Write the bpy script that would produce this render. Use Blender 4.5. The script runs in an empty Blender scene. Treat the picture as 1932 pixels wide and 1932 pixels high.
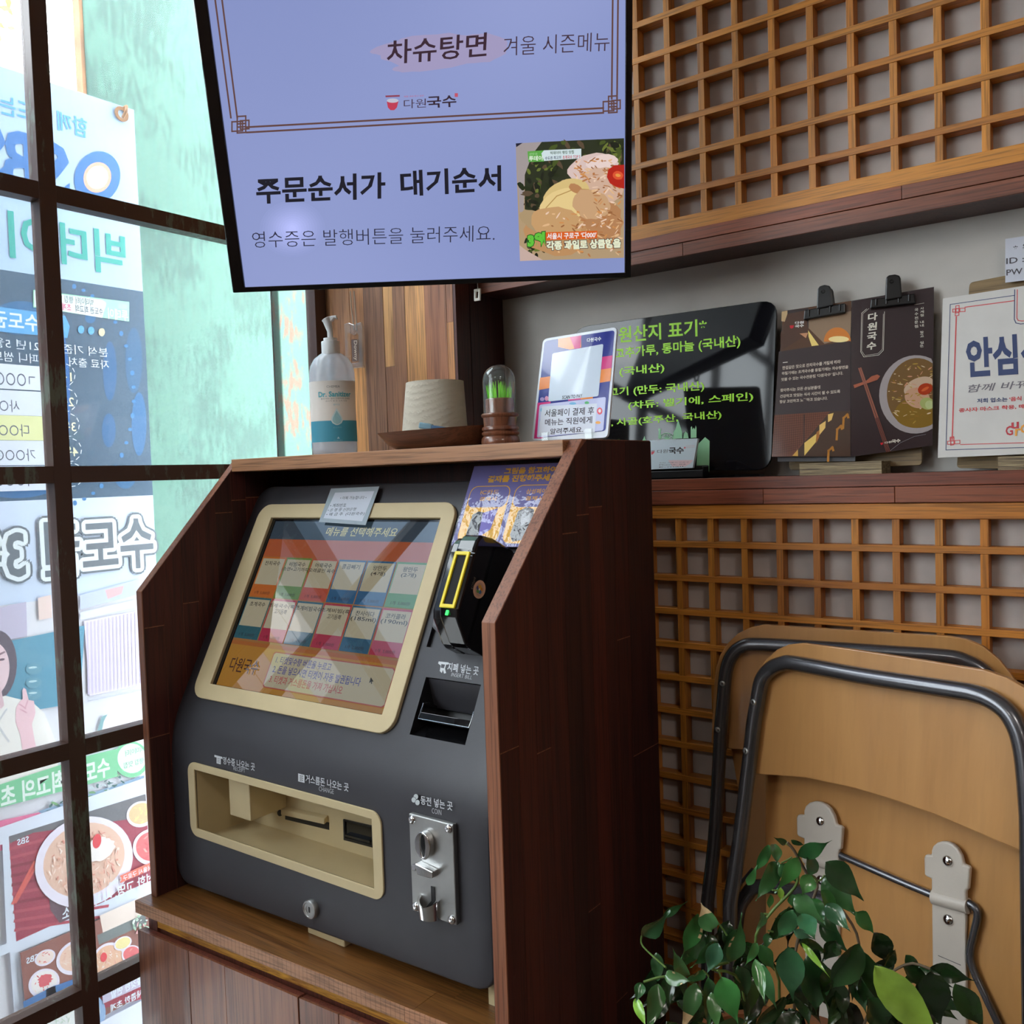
import bpy, bmesh, math, random
from mathutils import Vector, Matrix
random.seed(7)
R = math.radians
# ------------------------------------------------------------------ camera, world, lights, exposure
H = 1.35                                   # eye height
FPX = 1709.75
YAW, PIT, ROL = R(-36.5219), R(-2.3052), R(-1.9136)
_f = Vector((math.sin(YAW)*math.cos(PIT), math.cos(YAW)*math.cos(PIT), math.sin(PIT)))
_r = Vector((math.cos(YAW), -math.sin(YAW), 0)); _u = _r.cross(_f)
_c, _s = math.cos(ROL), math.sin(ROL)
CR, CU, CF = _c*_r + _s*_u, -_s*_r + _c*_u, _f
CAM = Vector((0, 0, H))
sc = bpy.context.scene
col = sc.collection
cd = bpy.data.cameras.new('camera'); cam = bpy.data.objects.new('camera', cd); col.objects.link(cam)
cd.sensor_width = 36; cd.lens = FPX/1932*36; cd.clip_start = .05; cd.clip_end = 200
cam.matrix_world = Matrix(((CR.x, CU.x, -CF.x, 0), (CR.y, CU.y, -CF.y, 0), (CR.z, CU.z, -CF.z, H), (0, 0, 0, 1)))
sc.camera = cam
sc.view_settings.view_transform = 'Standard'; sc.view_settings.look = 'None'
sc.view_settings.gamma = 1; sc.view_settings.use_curve_mapping = False
sc.view_settings.exposure = 0.0
wd = bpy.data.worlds.new('overcast_sky'); sc.world = wd; wd.use_nodes = True
_b = wd.node_tree.nodes['Background']; _b.inputs[0].default_value = (.86, .95, 1, 1); _b.inputs[1].default_value = 9.6

def lamp(name, kind, loc, energy, color=(1, 1, 1), size=1, size_y=None, aim=None, rot=None):
    l = bpy.data.lights.new(name, kind); o = bpy.data.objects.new(name, l); col.objects.link(o)
    l.energy = energy; l.color = color; o.location = loc
    if kind == 'AREA':
        l.shape = 'RECTANGLE' if size_y else 'DISK'; l.size = size
        if size_y: l.size_y = size_y
    if aim is not None: o.rotation_euler = (Vector(aim)-Vector(loc)).to_track_quat('-Z', 'Y').to_euler()
    return o
lamp('sun_light', 'SUN', (-6, 3, 6), .5, (1, .97, .92), aim=(-1.2, 1.6, 0)).data.angle = R(25)
# ceiling lamps of the dining room behind the photographer
lamp('ceiling_lamp', 'AREA', (1.1, -.6, 2.58), 13, (1, .92, .84), .5, aim=(1.1, -.6, 0))
lamp('ceiling_lamp', 'AREA', (-.3, -1.6, 2.58), 8, (1, .93, .84), .4, aim=(-.3, -1.6, 0))
lamp('ceiling_lamp', 'AREA', (2.4, -2.0, 2.58), 13, (1, .92, .84), .5, aim=(2.4, -2.0, 0))
# ------------------------------------------------------------------ pixel -> point helpers (photo frame 1932 x 1932)
def V(*a): return Vector(a)
def ray(x, y): return CR*((x-966)/FPX) - CU*((y-966)/FPX) + CF
def P(x, y, ax, v):
    d = ray(x, y); i = 'xyz'.index(ax); return CAM + d*((v-CAM[i])/d[i])
def PP(x, y, p0, n):
    d = ray(x, y); return CAM + d*((Vector(p0)-CAM).dot(n)/d.dot(n))
# ------------------------------------------------------------------ objects
WM = {}
def tagp(o, label=None, cat=None, group=None, kind=None):
    for k, v in (('label', label), ('category', cat), ('group', group), ('kind', kind)):
        if v: o[k] = v
    return o
def thing(name, label, cat, loc=(0, 0, 0), group=None, kind=None, rot=None):
    o = bpy.data.objects.new(name, None); col.objects.link(o); o.empty_display_size = .05
    m = Matrix.Translation(loc)
    if rot: m = m @ rot.to_4x4()
    o.matrix_world = m; WM[o.name] = m
    return tagp(o, label, cat, group, kind)
def struct(name): return thing(name, None, None, kind='structure')

class MB:
    def __init__(s): s.v = []; s.f = []; s.c = []; s.layer = 0
    def add(s, vs, fs, c=None):
        b = len(s.v); s.v += [Vector(x) for x in vs]
        for f in fs: s.f.append([b+i for i in f]); s.c.append(c)
        return s
    def box(s, a, b, c=None):
        x0, x1 = sorted((a[0], b[0])); y0, y1 = sorted((a[1], b[1])); z0, z1 = sorted((a[2], b[2]))
        return s.add([(x0,y0,z0),(x1,y0,z0),(x1,y1,z0),(x0,y1,z0),(x0,y0,z1),(x1,y0,z1),(x1,y1,z1),(x0,y1,z1)],
                     [(0,3,2,1),(4,5,6,7),(0,1,5,4),(1,2,6,5),(2,3,7,6),(3,0,4,7)], c)
    def obox(s, ctr, ax, hs, c=None):        # oriented box: centre, 3 axes, half sizes
        ctr = Vector(ctr); A = [Vector(a).normalized()*h for a, h in zip(ax, hs)]
        p = [ctr+A[0]*i+A[1]*j+A[2]*k for k in (-1,1) for j in (-1,1) for i in (-1,1)]
        return s.add(p, [(0,2,3,1),(4,5,7,6),(0,1,5,4),(1,3,7,5),(3,2,6,7),(2,0,4,6)], c)
    def prism(s, pts, ext, c=None):          # polygon (list of 3D points) extruded by vector ext
        n = len(pts); pts = [Vector(p) for p in pts]; e = Vector(ext)
        return s.add(pts+[p+e for p in pts], [list(range(n-1,-1,-1)), list(range(n,2*n))]+[[i,(i+1)%n,n+(i+1)%n,n+i] for i in range(n)], c)
    def ring(s, outer, inner, ext, c=None):  # frame between two outlines of equal count
        n = len(outer); e = Vector(ext); o = [Vector(p) for p in outer]; i_ = [Vector(p) for p in inner]
        vs = o+i_+[p+e for p in o]+[p+e for p in i_]; fs = []
        for k in range(n):
            m = (k+1)%n
            fs += [[k,m,n+m,n+k],[2*n+k,3*n+k,3*n+m,2*n+m],[k,2*n+k,2*n+m,m],[n+k,n+m,3*n+m,3*n+k]]
        return s.add(vs, fs, c)
    def tube(s, path, r, n=10, cap=True, c=None):
        path = [Vector(p) for p in path]; L = len(path); rs = r if isinstance(r, (list, tuple)) else [r]*L
        t0 = (path[1]-path[0]).normalized(); up = Vector((0,0,1)) if abs(t0.z) < .9 else Vector((1,0,0))
        u = t0.cross(up).normalized(); vs = []; fs = []
        for i, p in enumerate(path):
            t = (path[min(i+1,L-1)]-path[max(i-1,0)]).normalized()
            u = (u - t*u.dot(t)).normalized(); w = t.cross(u)
            for k in range(n):
                a = 2*math.pi*k/n; vs.append(p+(u*math.cos(a)+w*math.sin(a))*rs[i])
        for i in range(L-1):
            for k in range(n): fs.append([i*n+k, i*n+(k+1)%n, (i+1)*n+(k+1)%n, (i+1)*n+k])
        if cap: fs += [list(range(n-1,-1,-1)), [(L-1)*n+k for k in range(n)]]
        return s.add(vs, fs, c)
    def lathe(s, prof, ctr, n=24, axis=(0,0,1), ux=None, c=None, sx=1, sy=1):   # prof: (radius, height)
        ax = Vector(axis).normalized(); u = Vector(ux) if ux else (Vector((1,0,0)) if abs(ax.x) < .9 else Vector((0,1,0)))
        u = (u-ax*u.dot(ax)).normalized(); w = ax.cross(u); ctr = Vector(ctr); vs = []; fs = []
        for r, h in prof:
            for k in range(n):
                a = 2*math.pi*k/n; vs.append(ctr+ax*h+(u*math.cos(a)*sx+w*math.sin(a)*sy)*max(r, 1e-5))
        for i in range(len(prof)-1):
            for k in range(n): fs.append([i*n+k, i*n+(k+1)%n, (i+1)*n+(k+1)%n, (i+1)*n+k])
        fs += [list(range(n-1,-1,-1)), [(len(prof)-1)*n+k for k in range(n)]]
        return s.add(vs, fs, c)
    def build(s, name, mat, parent=None, label=None, bevel=0, smooth=None, seg=2, color=None, **kw):
        me = bpy.data.meshes.new(name); M = WM[parent.name] if parent else Matrix.Identity(4)
        Mi = M.inverted(); me.from_pydata([Mi@v for v in s.v], [], s.f)
        if any(c is not None for c in s.c):
            at = me.attributes.new('Col', 'FLOAT_COLOR', 'FACE')
            for i, c in enumerate(s.c):
                c = c or (1, 1, 1); at.data[i].color = (*c, 1)
        me.update(); o = bpy.data.objects.new(name, me); col.objects.link(o)
        me.materials.append(mat)
        if parent: o.parent = parent
        WM[o.name] = M
        if smooth:
            for p in me.polygons: p.use_smooth = True
            me.set_sharp_from_angle(angle=R(smooth))
        if bevel:
            b = o.modifiers.new('bevel', 'BEVEL'); b.width = bevel; b.segments = seg; b.limit_method = 'ANGLE'; b.angle_limit = R(40)
            b.harden_normals = False
        if color: o.color = (*color, 1)
        return tagp(o, label, **kw)

def S2L(r, g, b):                            # 0..255 sRGB to linear
    return tuple((x/12.92 if x <= .04045 else ((x+.055)/1.055)**2.4) for x in (r/255, g/255, b/255))
# ------------------------------------------------------------------ flat prints: coloured shapes layered by a hair on a plane
_tc = {}
_keep = bpy.data.objects.new('k', bpy.data.curves.new('k', 'FONT')); _keep.data.body = 'a'   # keeps the font's glyphs cached
def text_tris(s, bold=0.0, shear=0.0):
    key = (s, bold, shear)
    if key in _tc: return _tc[key]
    cu = bpy.data.curves.new('t', 'FONT'); cu.body = s; cu.resolution_u = 2; cu.offset = bold; cu.shear = shear; cu.size = 1
    o = bpy.data.objects.new('t', cu); col.objects.link(o)
    me = bpy.data.meshes.new_from_object(o)
    vs = [(v.co.x, v.co.y) for v in me.vertices]; fs = [list(p.vertices) for p in me.polygons]
    bpy.data.objects.remove(o); bpy.data.curves.remove(cu); bpy.data.meshes.remove(me)
    if bold or shear: x0, x1, y0, y1 = text_tris(s)[3]
    else: x0 = min(v[0] for v in vs); x1 = max(v[0] for v in vs); y0 = min(v[1] for v in vs); y1 = max(v[1] for v in vs)
    r = ([((x-x0)/(x1-x0), (y-y0)/(y1-y0)) for x, y in vs], fs, (x1-x0)/(y1-y0), (x0, x1, y0, y1)); _tc[key] = r
    return r
class Flat(MB):
    """shapes on one plane; n = unit vector towards the reader; every call sits one hair above the last"""
    def __init__(s, n, step=.00004, base=.0004): super().__init__(); s.n = Vector(n).normalized(); s.step = min(step, .00004); s.h = base
    def up(s, small=False): s.h += 3e-6 if small else s.step; return s.n*s.h
    def poly(s, pts, c): e = s.up((Vector(pts[0])-Vector(pts[len(pts)//2])).length < .012); return s.add([Vector(p)+e for p in pts], [list(range(len(pts)))], c)
    def text(s, t, tl, tr, bl, c, bold=0.0, shear=0.0, level=True):
        """fits the text's own box to the corner points top-left, top-right, bottom-left"""
        vs, fs = text_tris(t, bold, shear)[:2]; e = s.up(); tl, tr, bl = Vector(tl), Vector(tr), Vector(bl)
        return s.add([tl+(tr-tl)*x+(bl-tl)*(1-y)+e for x, y in vs], fs, c)
    def outlined(s, t, tl, tr, bl, c, rings, b=0.0):
        """text over widening halos: rings = ((radius, colour), ...) from the widest in"""
        vs, fs = text_tris(t, b)[:2]; tl, tr, bl = Vector(tl), Vector(tr), Vector(bl); u = (tr-tl).normalized(); v = (tl-bl).normalized()
        for r, rc in rings:
            e = s.up()
            for k in range(14):
                d = u*r*math.cos(k*.4488)+v*r*math.sin(k*.4488); s.h += 1e-5; s.add([tl+(tr-tl)*x+(bl-tl)*(1-y)+s.n*s.h+d for x, y in vs], fs, rc)
        return s.text(t, tl, tr, bl, c, b)
    def line(s, pts, w, c, closed=False):
        e = s.up(w < .0031); pts = [Vector(p) for p in pts]
        if closed: pts = pts+[pts[0]]
        for a, b in zip(pts, pts[1:]):
            d = (b-a); 
            if d.length < 1e-6: continue
            d.normalize(); q = s.n.cross(d)*w/2; a2 = a-d*w/2; b2 = b+d*w/2
            s.add([a2-q+e, b2-q+e, b2+q+e, a2+q+e], [[0,1,2,3]], c)
        return s
class Pl:
    """a picture plane with its own u (right) and v (up) in metres from an origin at the lower left, reader side n"""
    def __init__(s, o, u, v, w, h): s.o = Vector(o); s.u = Vector(u).normalized(); s.v = Vector(v).normalized(); s.w = w; s.h = h; s.n = s.u.cross(s.v)
    def __call__(s, a, b): return s.o+s.u*(a*s.w)+s.v*(b*s.h)      # 0..1 coordinates
    def px(s, x, y): return PP(x, y, s.o, s.n)
    def uv(s, x, y): q = s.px(x, y)-s.o; return q.dot(s.u)/s.w, q.dot(s.v)/s.h
def ell(pl, cx, cy, rx, ry, n=20, a0=0, rot=0, jit=0):
    out = []
    for k in range(n):
        a = a0+2*math.pi*k/n; j = 1+random.uniform(-jit, jit); x, y = math.cos(a)*rx*j, math.sin(a)*ry*j
        out.append(pl(cx+x*math.cos(rot)-y*math.sin(rot), cy+x*math.sin(rot)+y*math.cos(rot)))
    return out
def rect(pl, a0, b0, a1, b1): return [pl(a0, b0), pl(a1, b0), pl(a1, b1), pl(a0, b1)]
def rrect(pl, a0, b0, a1, b1, r, n=5):       # r in metres
    rx, ry = r/pl.w, r/pl.h; out = []
    for cx, cy, s0 in ((a1-rx, b0+ry, -90), (a1-rx, b1-ry, 0), (a0+rx, b1-ry, 90), (a0+rx, b0+ry, 180)):
        for k in range(n+1):
            a = R(s0+90*k/n); out.append(pl(cx+rx*math.cos(a), cy+ry*math.sin(a)))
    return out
# ------------------------------------------------------------------ materials
def nt(name):
    m = bpy.data.materials.new(name); m.use_nodes = True; t = m.node_tree
    return m, t, t.nodes['Principled BSDF']
def lk(t, a, b): t.links.new(a, b)
def node(t, ty, **kw):
    n = t.nodes.new(ty)
    for k, v in kw.items():
        if k.startswith('i_'): n.inputs[k[2:].replace('_', ' ')].default_value = v
        else: setattr(n, k, v)
    return n
def ramp(t, fac, stops):
    r = t.nodes.new('ShaderNodeValToRGB'); e = r.color_ramp.elements
    while len(e) < len(stops): e.new(.5)
    for el, (p, c) in zip(e, stops): el.position = p; el.color = (*c, 1)
    lk(t, fac, r.inputs[0]); return r.outputs[0]
def coords(t, scale=(1, 1, 1), rnd=0):
    tc = node(t, 'ShaderNodeTexCoord'); mp = node(t, 'ShaderNodeMapping'); mp.inputs['Scale'].default_value = scale
    lk(t, tc.outputs['Object'], mp.inputs[0])
    if rnd:
        oi = node(t, 'ShaderNodeObjectInfo'); mu = node(t, 'ShaderNodeMath', operation='MULTIPLY'); mu.inputs[1].default_value = rnd
        lk(t, oi.outputs['Random'], mu.inputs[0]); cb = node(t, 'ShaderNodeCombineXYZ')
        for i in range(3): lk(t, mu.outputs[0], cb.inputs[i])
        lk(t, cb.outputs[0], mp.inputs['Location'])
    return mp.outputs[0]
def simple(name, c, rough=.5, metal=0, bump=0, bscale=300, var=0, coat=0, spec=.5, **kw):
    m, t, b = nt(name); b.inputs['Roughness'].default_value = rough; b.inputs['Metallic'].default_value = metal
    b.inputs['Coat Weight'].default_value = coat; b.inputs['Specular IOR Level'].default_value = spec
    co = coords(t); nz = node(t, 'ShaderNodeTexNoise', i_Scale=kw.get('vscale', 25), i_Detail=4); lk(t, co, nz.inputs[0])
    v = var or .04
    lk(t, ramp(t, nz.outputs[0], [(.3, tuple(x*(1-v) for x in c)), (.7, tuple(min(1, x*(1+v)) for x in c))]), b.inputs['Base Color'])
    if bump:
        n2 = node(t, 'ShaderNodeTexNoise', i_Scale=bscale, i_Detail=3); lk(t, co, n2.inputs[0])
        bp = node(t, 'ShaderNodeBump', i_Strength=bump, i_Distance=.001); lk(t, n2.outputs[0], bp.inputs['Height']); lk(t, bp.outputs[0], b.inputs['Normal'])
    return m
def wood(name, c1, c2, axis='x', rough=.42, scale=1.0, contrast=.5, objcol=False, coat=0.0, bump=.25, dark=(.25, .12, .06), pores=1.0):
    """c1 light grain, c2 dark grain; axis = direction of the grain"""
    m, t, b = nt(name)
    st = {'x': (1.2, 22, 22), 'y': (22, 1.2, 22), 'z': (22, 22, 1.2)}[axis]
    co = coords(t, tuple(x*scale for x in st), rnd=37)
    n1 = node(t, 'ShaderNodeTexNoise', i_Scale=2.2, i_Detail=6, i_Roughness=.62, i_Distortion=.9); lk(t, co, n1.inputs[0])
    colr = ramp(t, n1.outputs[0], [(.5-.24/contrast/2, c2), (.5, tuple((a+b_)/2 for a, b_ in zip(c1, c2))), (.5+.24/contrast/2, c1)])
    st2 = {'x': (7, 260, 260), 'y': (260, 7, 260), 'z': (260, 260, 7)}[axis]
    co2 = coords(t, tuple(x*scale for x in st2), rnd=11)
    n2 = node(t, 'ShaderNodeTexNoise', i_Scale=1.6, i_Detail=2, i_Roughness=.5); lk(t, co2, n2.inputs[0])
    pr = ramp(t, n2.outputs[0], [(.36, (1-.5*pores,)*3), (.5, (1, 1, 1))])
    mx = node(t, 'ShaderNodeMix', data_type='RGBA', blend_type='MULTIPLY'); mx.inputs[0].default_value = .8
    lk(t, colr, mx.inputs[6]); lk(t, pr, mx.inputs[7]); out = mx.outputs[2]
    if objcol:
        oi = node(t, 'ShaderNodeObjectInfo'); m2 = node(t, 'ShaderNodeMix', data_type='RGBA', blend_type='MULTIPLY'); m2.inputs[0].default_value = 1
        lk(t, out, m2.inputs[6]); lk(t, oi.outputs['Color'], m2.inputs[7]); out = m2.outputs[2]
    lk(t, out, b.inputs['Base Color']); b.inputs['Roughness'].default_value = rough; b.inputs['Coat Weight'].default_value = coat
    bp = node(t, 'ShaderNodeBump', i_Strength=bump, i_Distance=.0006); lk(t, n2.outputs[0], bp.inputs['Height']); lk(t, bp.outputs[0], b.inputs['Normal'])
    return m
def printed(name, rough=.6, emit=0, coat=0, transl=0, ior=1.5, spec=.5, scale_base=1.0):
    """flat print, colour from the mesh's own 'Col' attribute"""
    m, t, b = nt(name); at = node(t, 'ShaderNodeAttribute', attribute_name='Col'); b.inputs['Roughness'].default_value = rough
    b.inputs['IOR'].default_value = ior; b.inputs['Coat Weight'].default_value = coat; b.inputs['Specular IOR Level'].default_value = spec
    if emit:
        b.inputs['Base Color'].default_value = (.01, .01, .012, 1)
        lk(t, at.outputs[0], b.inputs['Emission Color']); b.inputs['Emission Strength'].default_value = emit
    elif transl:
        nz = node(t, 'ShaderNodeTexNoise', i_Scale=9, i_Detail=2); lk(t, coords(t), nz.inputs[0])
        mr = node(t, 'ShaderNodeMix', data_type='RGBA', blend_type='MULTIPLY'); mr.inputs[0].default_value = 1
        lk(t, at.outputs[0], mr.inputs[6]); lk(t, ramp(t, nz.outputs[0], [(.3, (.94,)*3), (.7, (1, 1, 1))]), mr.inputs[7])
        lk(t, mr.outputs[2], b.inputs['Base Color'])
        tr = node(t, 'ShaderNodeBsdfTranslucent'); lk(t, mr.outputs[2], tr.inputs[0])
        ms = node(t, 'ShaderNodeMixShader'); ms.inputs[0].default_value = transl
        lk(t, b.outputs[0], ms.inputs[1]); lk(t, tr.outputs[0], ms.inputs[2]); lk(t, ms.outputs[0], t.nodes['Material Output'].inputs[0])
    else: lk(t, at.outputs[0], b.inputs['Base Color'])
    return m
def thin_glass(name, tint=(1, 1, 1), refl=1.0, ior=1.5, rough=0.0, body=0.0, bodycol=(1, 1, 1)):
    m, t, b = nt(name); t.nodes.remove(b); out = t.nodes['Material Output']
    tr = node(t, 'ShaderNodeBsdfTransparent'); tr.inputs[0].default_value = (*tint, 1)
    gl = node(t, 'ShaderNodeBsdfGlossy', i_Roughness=rough); fr = node(t, 'ShaderNodeFresnel', i_IOR=ior)
    ml = node(t, 'ShaderNodeMath', operation='MULTIPLY'); lk(t, fr.outputs[0], ml.inputs[0])
    ge = node(t, 'ShaderNodeNewGeometry'); ff = node(t, 'ShaderNodeMath', operation='MULTIPLY_ADD'); ff.inputs[1].default_value = -refl; ff.inputs[2].default_value = refl
    lk(t, ge.outputs['Backfacing'], ff.inputs[0]); lk(t, ff.outputs[0], ml.inputs[1])     # only the front face mirrors
    ms = node(t, 'ShaderNodeMixShader'); lk(t, ml.outputs[0], ms.inputs[0]); last = tr.outputs[0]
    if body:
        df = node(t, 'ShaderNodeBsdfDiffuse'); df.inputs[0].default_value = (*bodycol, 1); tl = node(t, 'ShaderNodeBsdfTranslucent'); tl.inputs[0].default_value = (*bodycol, 1)
        a = node(t, 'ShaderNodeMixShader'); a.inputs[0].default_value = .5; lk(t, df.outputs[0], a.inputs[1]); lk(t, tl.outputs[0], a.inputs[2])
        m2 = node(t, 'ShaderNodeMixShader'); m2.inputs[0].default_value = body; lk(t, tr.outputs[0], m2.inputs[1]); lk(t, a.outputs[0], m2.inputs[2]); last = m2.outputs[0]
    lk(t, last, ms.inputs[1]); lk(t, gl.outputs[0], ms.inputs[2]); lk(t, ms.outputs[0], out.inputs[0])
    return m
def worn_paint(name, paint, under, amount=.5, stain=None, axis='z', big=3.0, fine=60, rough=.6, soft=.02):
    """old paint with worn patches that show what lies under it"""
    m, t, b = nt(name); st = {'z': (1, 1, .25), 'y': (1, .25, 1), 'x': (.25, 1, 1)}[axis]
    co = coords(t, st); n1 = node(t, 'ShaderNodeTexNoise', i_Scale=fine, i_Detail=8, i_Roughness=.7); lk(t, co, n1.inputs[0])
    n0 = node(t, 'ShaderNodeTexNoise', i_Scale=big, i_Detail=3); lk(t, coords(t), n0.inputs[0])
    ad = node(t, 'ShaderNodeMath', operation='ADD'); lk(t, n1.outputs[0], ad.inputs[0]); lk(t, n0.outputs[0], ad.inputs[1])
    lo = 1.0+amount*.3
    hv = node(t, 'ShaderNodeMath', operation='MULTIPLY'); hv.inputs[1].default_value = .5; lk(t, ad.outputs[0], hv.inputs[0])
    mask = ramp(t, hv.outputs[0], [(lo/2-soft, (0, 0, 0)), (lo/2+soft, (1, 1, 1))])
    mx = node(t, 'ShaderNodeMix', data_type='RGBA'); lk(t, mask, mx.inputs[0])
    lk(t, ramp(t, n0.outputs[0], [(.3, tuple(x*.86 for x in paint)), (.7, paint)]), mx.inputs[6]); mx.inputs[7].default_value = (*under, 1)
    out = mx.outputs[2]
    if stain:
        n3 = node(t, 'ShaderNodeTexNoise', i_Scale=1.3, i_Detail=6, i_Roughness=.65); lk(t, coords(t, (1, 1, .35)), n3.inputs[0])
        m3 = node(t, 'ShaderNodeMix', data_type='RGBA'); lk(t, ramp(t, n3.outputs[0], [(.56, (0, 0, 0)), (.66, (.7,)*3)]), m3.inputs[0])
        lk(t, out, m3.inputs[6]); m3.inputs[7].default_value = (*stain, 1); out = m3.outputs[2]
    lk(t, out, b.inputs['Base Color']); b.inputs['Roughness'].default_value = rough
    bp = node(t, 'ShaderNodeBump', i_Strength=.3, i_Distance=.001); lk(t, n1.outputs[0], bp.inputs['Height']); lk(t, bp.outputs[0], b.inputs['Normal'])
    return m
M_ = {}
M_['slat'] = wood('honey_pine', (.62, .25, .035), (.40, .135, .015), 'x', .45, 1.0, .5, objcol=True)
M_['slat_v'] = wood('honey_pine_upright', (.62, .25, .035), (.40, .135, .015), 'z', .45, 1.0, .5, objcol=True)
M_['red_wood'] = wood('red_brown_board', (.27, .082, .036), (.12, .032, .016), 'x', .4, 1, .5, objcol=True)
M_['plank_z'] = wood('acacia_upright', (.56, .29, .125), (.27, .125, .06), 'z', .42, .8, .5, objcol=True)
M_['dark_z'] = wood('dark_brown_upright', (.075, .023, .016), (.04, .013, .01), 'z', .45, .8, .6, objcol=True)
M_['edge'] = wood('cut_board_edge', (.42, .165, .078), (.27, .09, .04), 'z', .5, .9, .6, objcol=True)
M_['counter'] = wood('counter_board', (.30, .135, .04), (.13, .047, .014), 'x', .3, .9, .7, objcol=True, coat=.25)
M_['counter_front'] = wood('counter_front', (.50, .26, .145), (.36, .17, .09), 'x', .5, .9, .5, objcol=True)
M_['room_wood'] = wood('room_wood', (.16, .085, .045), (.09, .045, .025), 'z', .5, .5, .5)
M_['yellow_wood'] = wood('yellow_strip', (.75, .38, .05), (.28, .10, .012), 'x', .45, 2.2, .9)
M_['plaster'] = simple('grey_white_plaster', (.56, .53, .49), .85, bump=.12, bscale=220, var=.03)
M_['paper'] = simple('lattice_backing_paper', (.46, .42, .40), .8, bump=.1, bscale=90, var=.14, vscale=14)
M_['ceiling'] = simple('ceiling_paint', (.62, .6, .57), .9, bump=.1)
M_['floor'] = simple('floor_tile', (.07, .06, .05), .5, bump=.05, var=.1)
M_['glass'] = thin_glass('window_glass', body=.045, bodycol=(.95, .97, 1))
M_['black'] = simple('black_plastic', (.012, .012, .013), .35)
M_['gloss_black'] = simple('gloss_black', (.006, .006, .007), .06, coat=.3)
M_['kiosk'] = simple('charcoal_powder_coat', (.034, .033, .040), .42, bump=.10, bscale=900, var=.06)
M_['cream'] = simple('cream_powder_coat', (.58, .47, .27), .5, bump=.15, bscale=900, var=.03)
M_['chrome'] = simple('chrome', (.78, .78, .78), .12, 1)
M_['satin'] = simple('satin_steel', (.40, .40, .39), .45, 1, bump=.25, bscale=120, var=.1)
M_['white_print'] = printed('white_print', .6)
M_['print'] = printed('paper_print', .55)
M_['gloss_print'] = printed('laminated_print', .12, coat=.3)
M_['banner'] = printed('banner_print', .5, transl=.12)
M_['tvpix'] = printed('tv_picture', .32, emit=1.0, spec=.6)
M_['kpix'] = printed('kiosk_picture', .035, emit=.42)
# ================================================================== the setting
XW, YP, YF, YR, CEIL = -1.36, 1.243, 1.307, 1.385, H+1.30
XP = P(853, 545, 'y', YP).x                  # right side of the plank-clad pilaster
def one(name, mat, a, b, **kw):
    t = MB().box(a, b).build(name, mat, None, **kw); t['kind'] = 'structure'; return t
one('floor', M_['floor'], (-1.5, -3.1, -.1), (2.9, 1.6, 0))
one('ceiling', M_['ceiling'], (-1.5, -3.1, CEIL), (2.9, 1.6, CEIL+.1))
one('wall_back', M_['plaster'], (XW-.005, YR, 0), (2.8, YR+.15, CEIL))
one('wall_right', M_['room_wood'], (2.7, -3.0, 0), (2.85, YR, CEIL))
one('wall_rear', M_['room_wood'], (-1.5, -3.15, 0), (2.85, -3.0, CEIL))
# ---- pilaster clad in planks of many tones
pil = struct('trim_3')
zt = CEIL-.001
MB().box((XP-.3, YP+.012, 0), (XP, YR-.001, zt)).build('core', M_['dark_z'], pil, color=(1, 1, 1))
def plx(px): return P(px, 700, 'y', YP).x
pl_spec = [(612, 664, 9, (.98, .95, 1.0)), (664, 690, None, (1.1, 1.0, .95)), (690, 727, 9, (.55, .5, .56)), (727, 745, None, (1.45, 1.5, 1.2)), (745, 768, 9, (.8, .72, .75)),
           (768, 805, 9, (1.55, 1.5, 1.2)), (805, 846, 9, (.95, .74, .75)), (846, 857, None, (1.6, 1.45, 1.15))]
for i, (a, b, k, c) in enumerate(pl_spec):
    x0 = plx(a) if i else XW-.02; x1 = plx(b) if i < 7 else XP
    dy = [.0, .0006, .0002, .0008, .0003, .0007, .0001, .0005][i]
    if k: segs = [(0, zt, c)]
    else:
        cut = P(b, {1: 690, 3: 690, 7: 606}[i], 'y', YP).z
        low = {1: (1.5, 1.4, 1.05), 3: (.62, .55, .58), 7: (1.65, 1.45, 1.1)}[i]; top = {7: (.9, .7, .72)}.get(i, c)
        segs = [(0, cut-.0004, low), (cut, zt, top)]
    for z0, z1, cc in segs:
        MB().box((x0+.0003, YP+dy, z0), (x1-.0003, YP+.012, z1)).build('plank', M_['plank_z'], pil, color=cc)
# boards on the pilaster's side, its lack of window light put into dark colours
ys = [YP+.001, YP+.04, YP+.09, YR-.002]
for i in range(3):
    MB().box((XP, ys[i], 0), (XP+.006+.0008*(i%2), ys[i+1]-.0006, zt)).build('plank', M_['dark_z'], pil, color=[(1.5, 1.3, 1.25), (1.0, .9, .9), (1.2, 1.0, 1.0)][i])
XS = XP+.008
# ---- beam between the upper lattice and the niche, shelf under the niche
bz = [P(1192, y, 'y', YF).z for y in (455.4, 477.5, 500)]; ZB = H+.331
bz[2] = ZB
beam = struct('trim_1')
MB().box((XS, YF+.002, ZB), (2.7, YR-.001, bz[0]-.001)).build('core', M_['dark_z'], beam, color=(1.3, 1.3, 1.3))
for k, (z0, z1) in enumerate(((bz[1]+.0004, bz[0]), (bz[2]-.0005, bz[1]-.0004))):
    xs = [XS, -.62 if k else -.30, .25 if k else .5, 1.2, 2.7]
    for a, b in zip(xs, xs[1:]):
        MB().box((a+.0003, YF-.004+.0006*k, z0), (b-.0003, YF+.002, z1)).build('board', M_['red_wood'], beam, color=random.choice([(1, 1, 1), (1.25, 1.1, 1.05), (.8, .8, .85)]), bevel=.0006)
shelf = struct('trim_2')
sz = [P(1234.5, y, 'y', YF).z for y in (904.5, 926, 952.3)]; ZS = H-.0142
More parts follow.
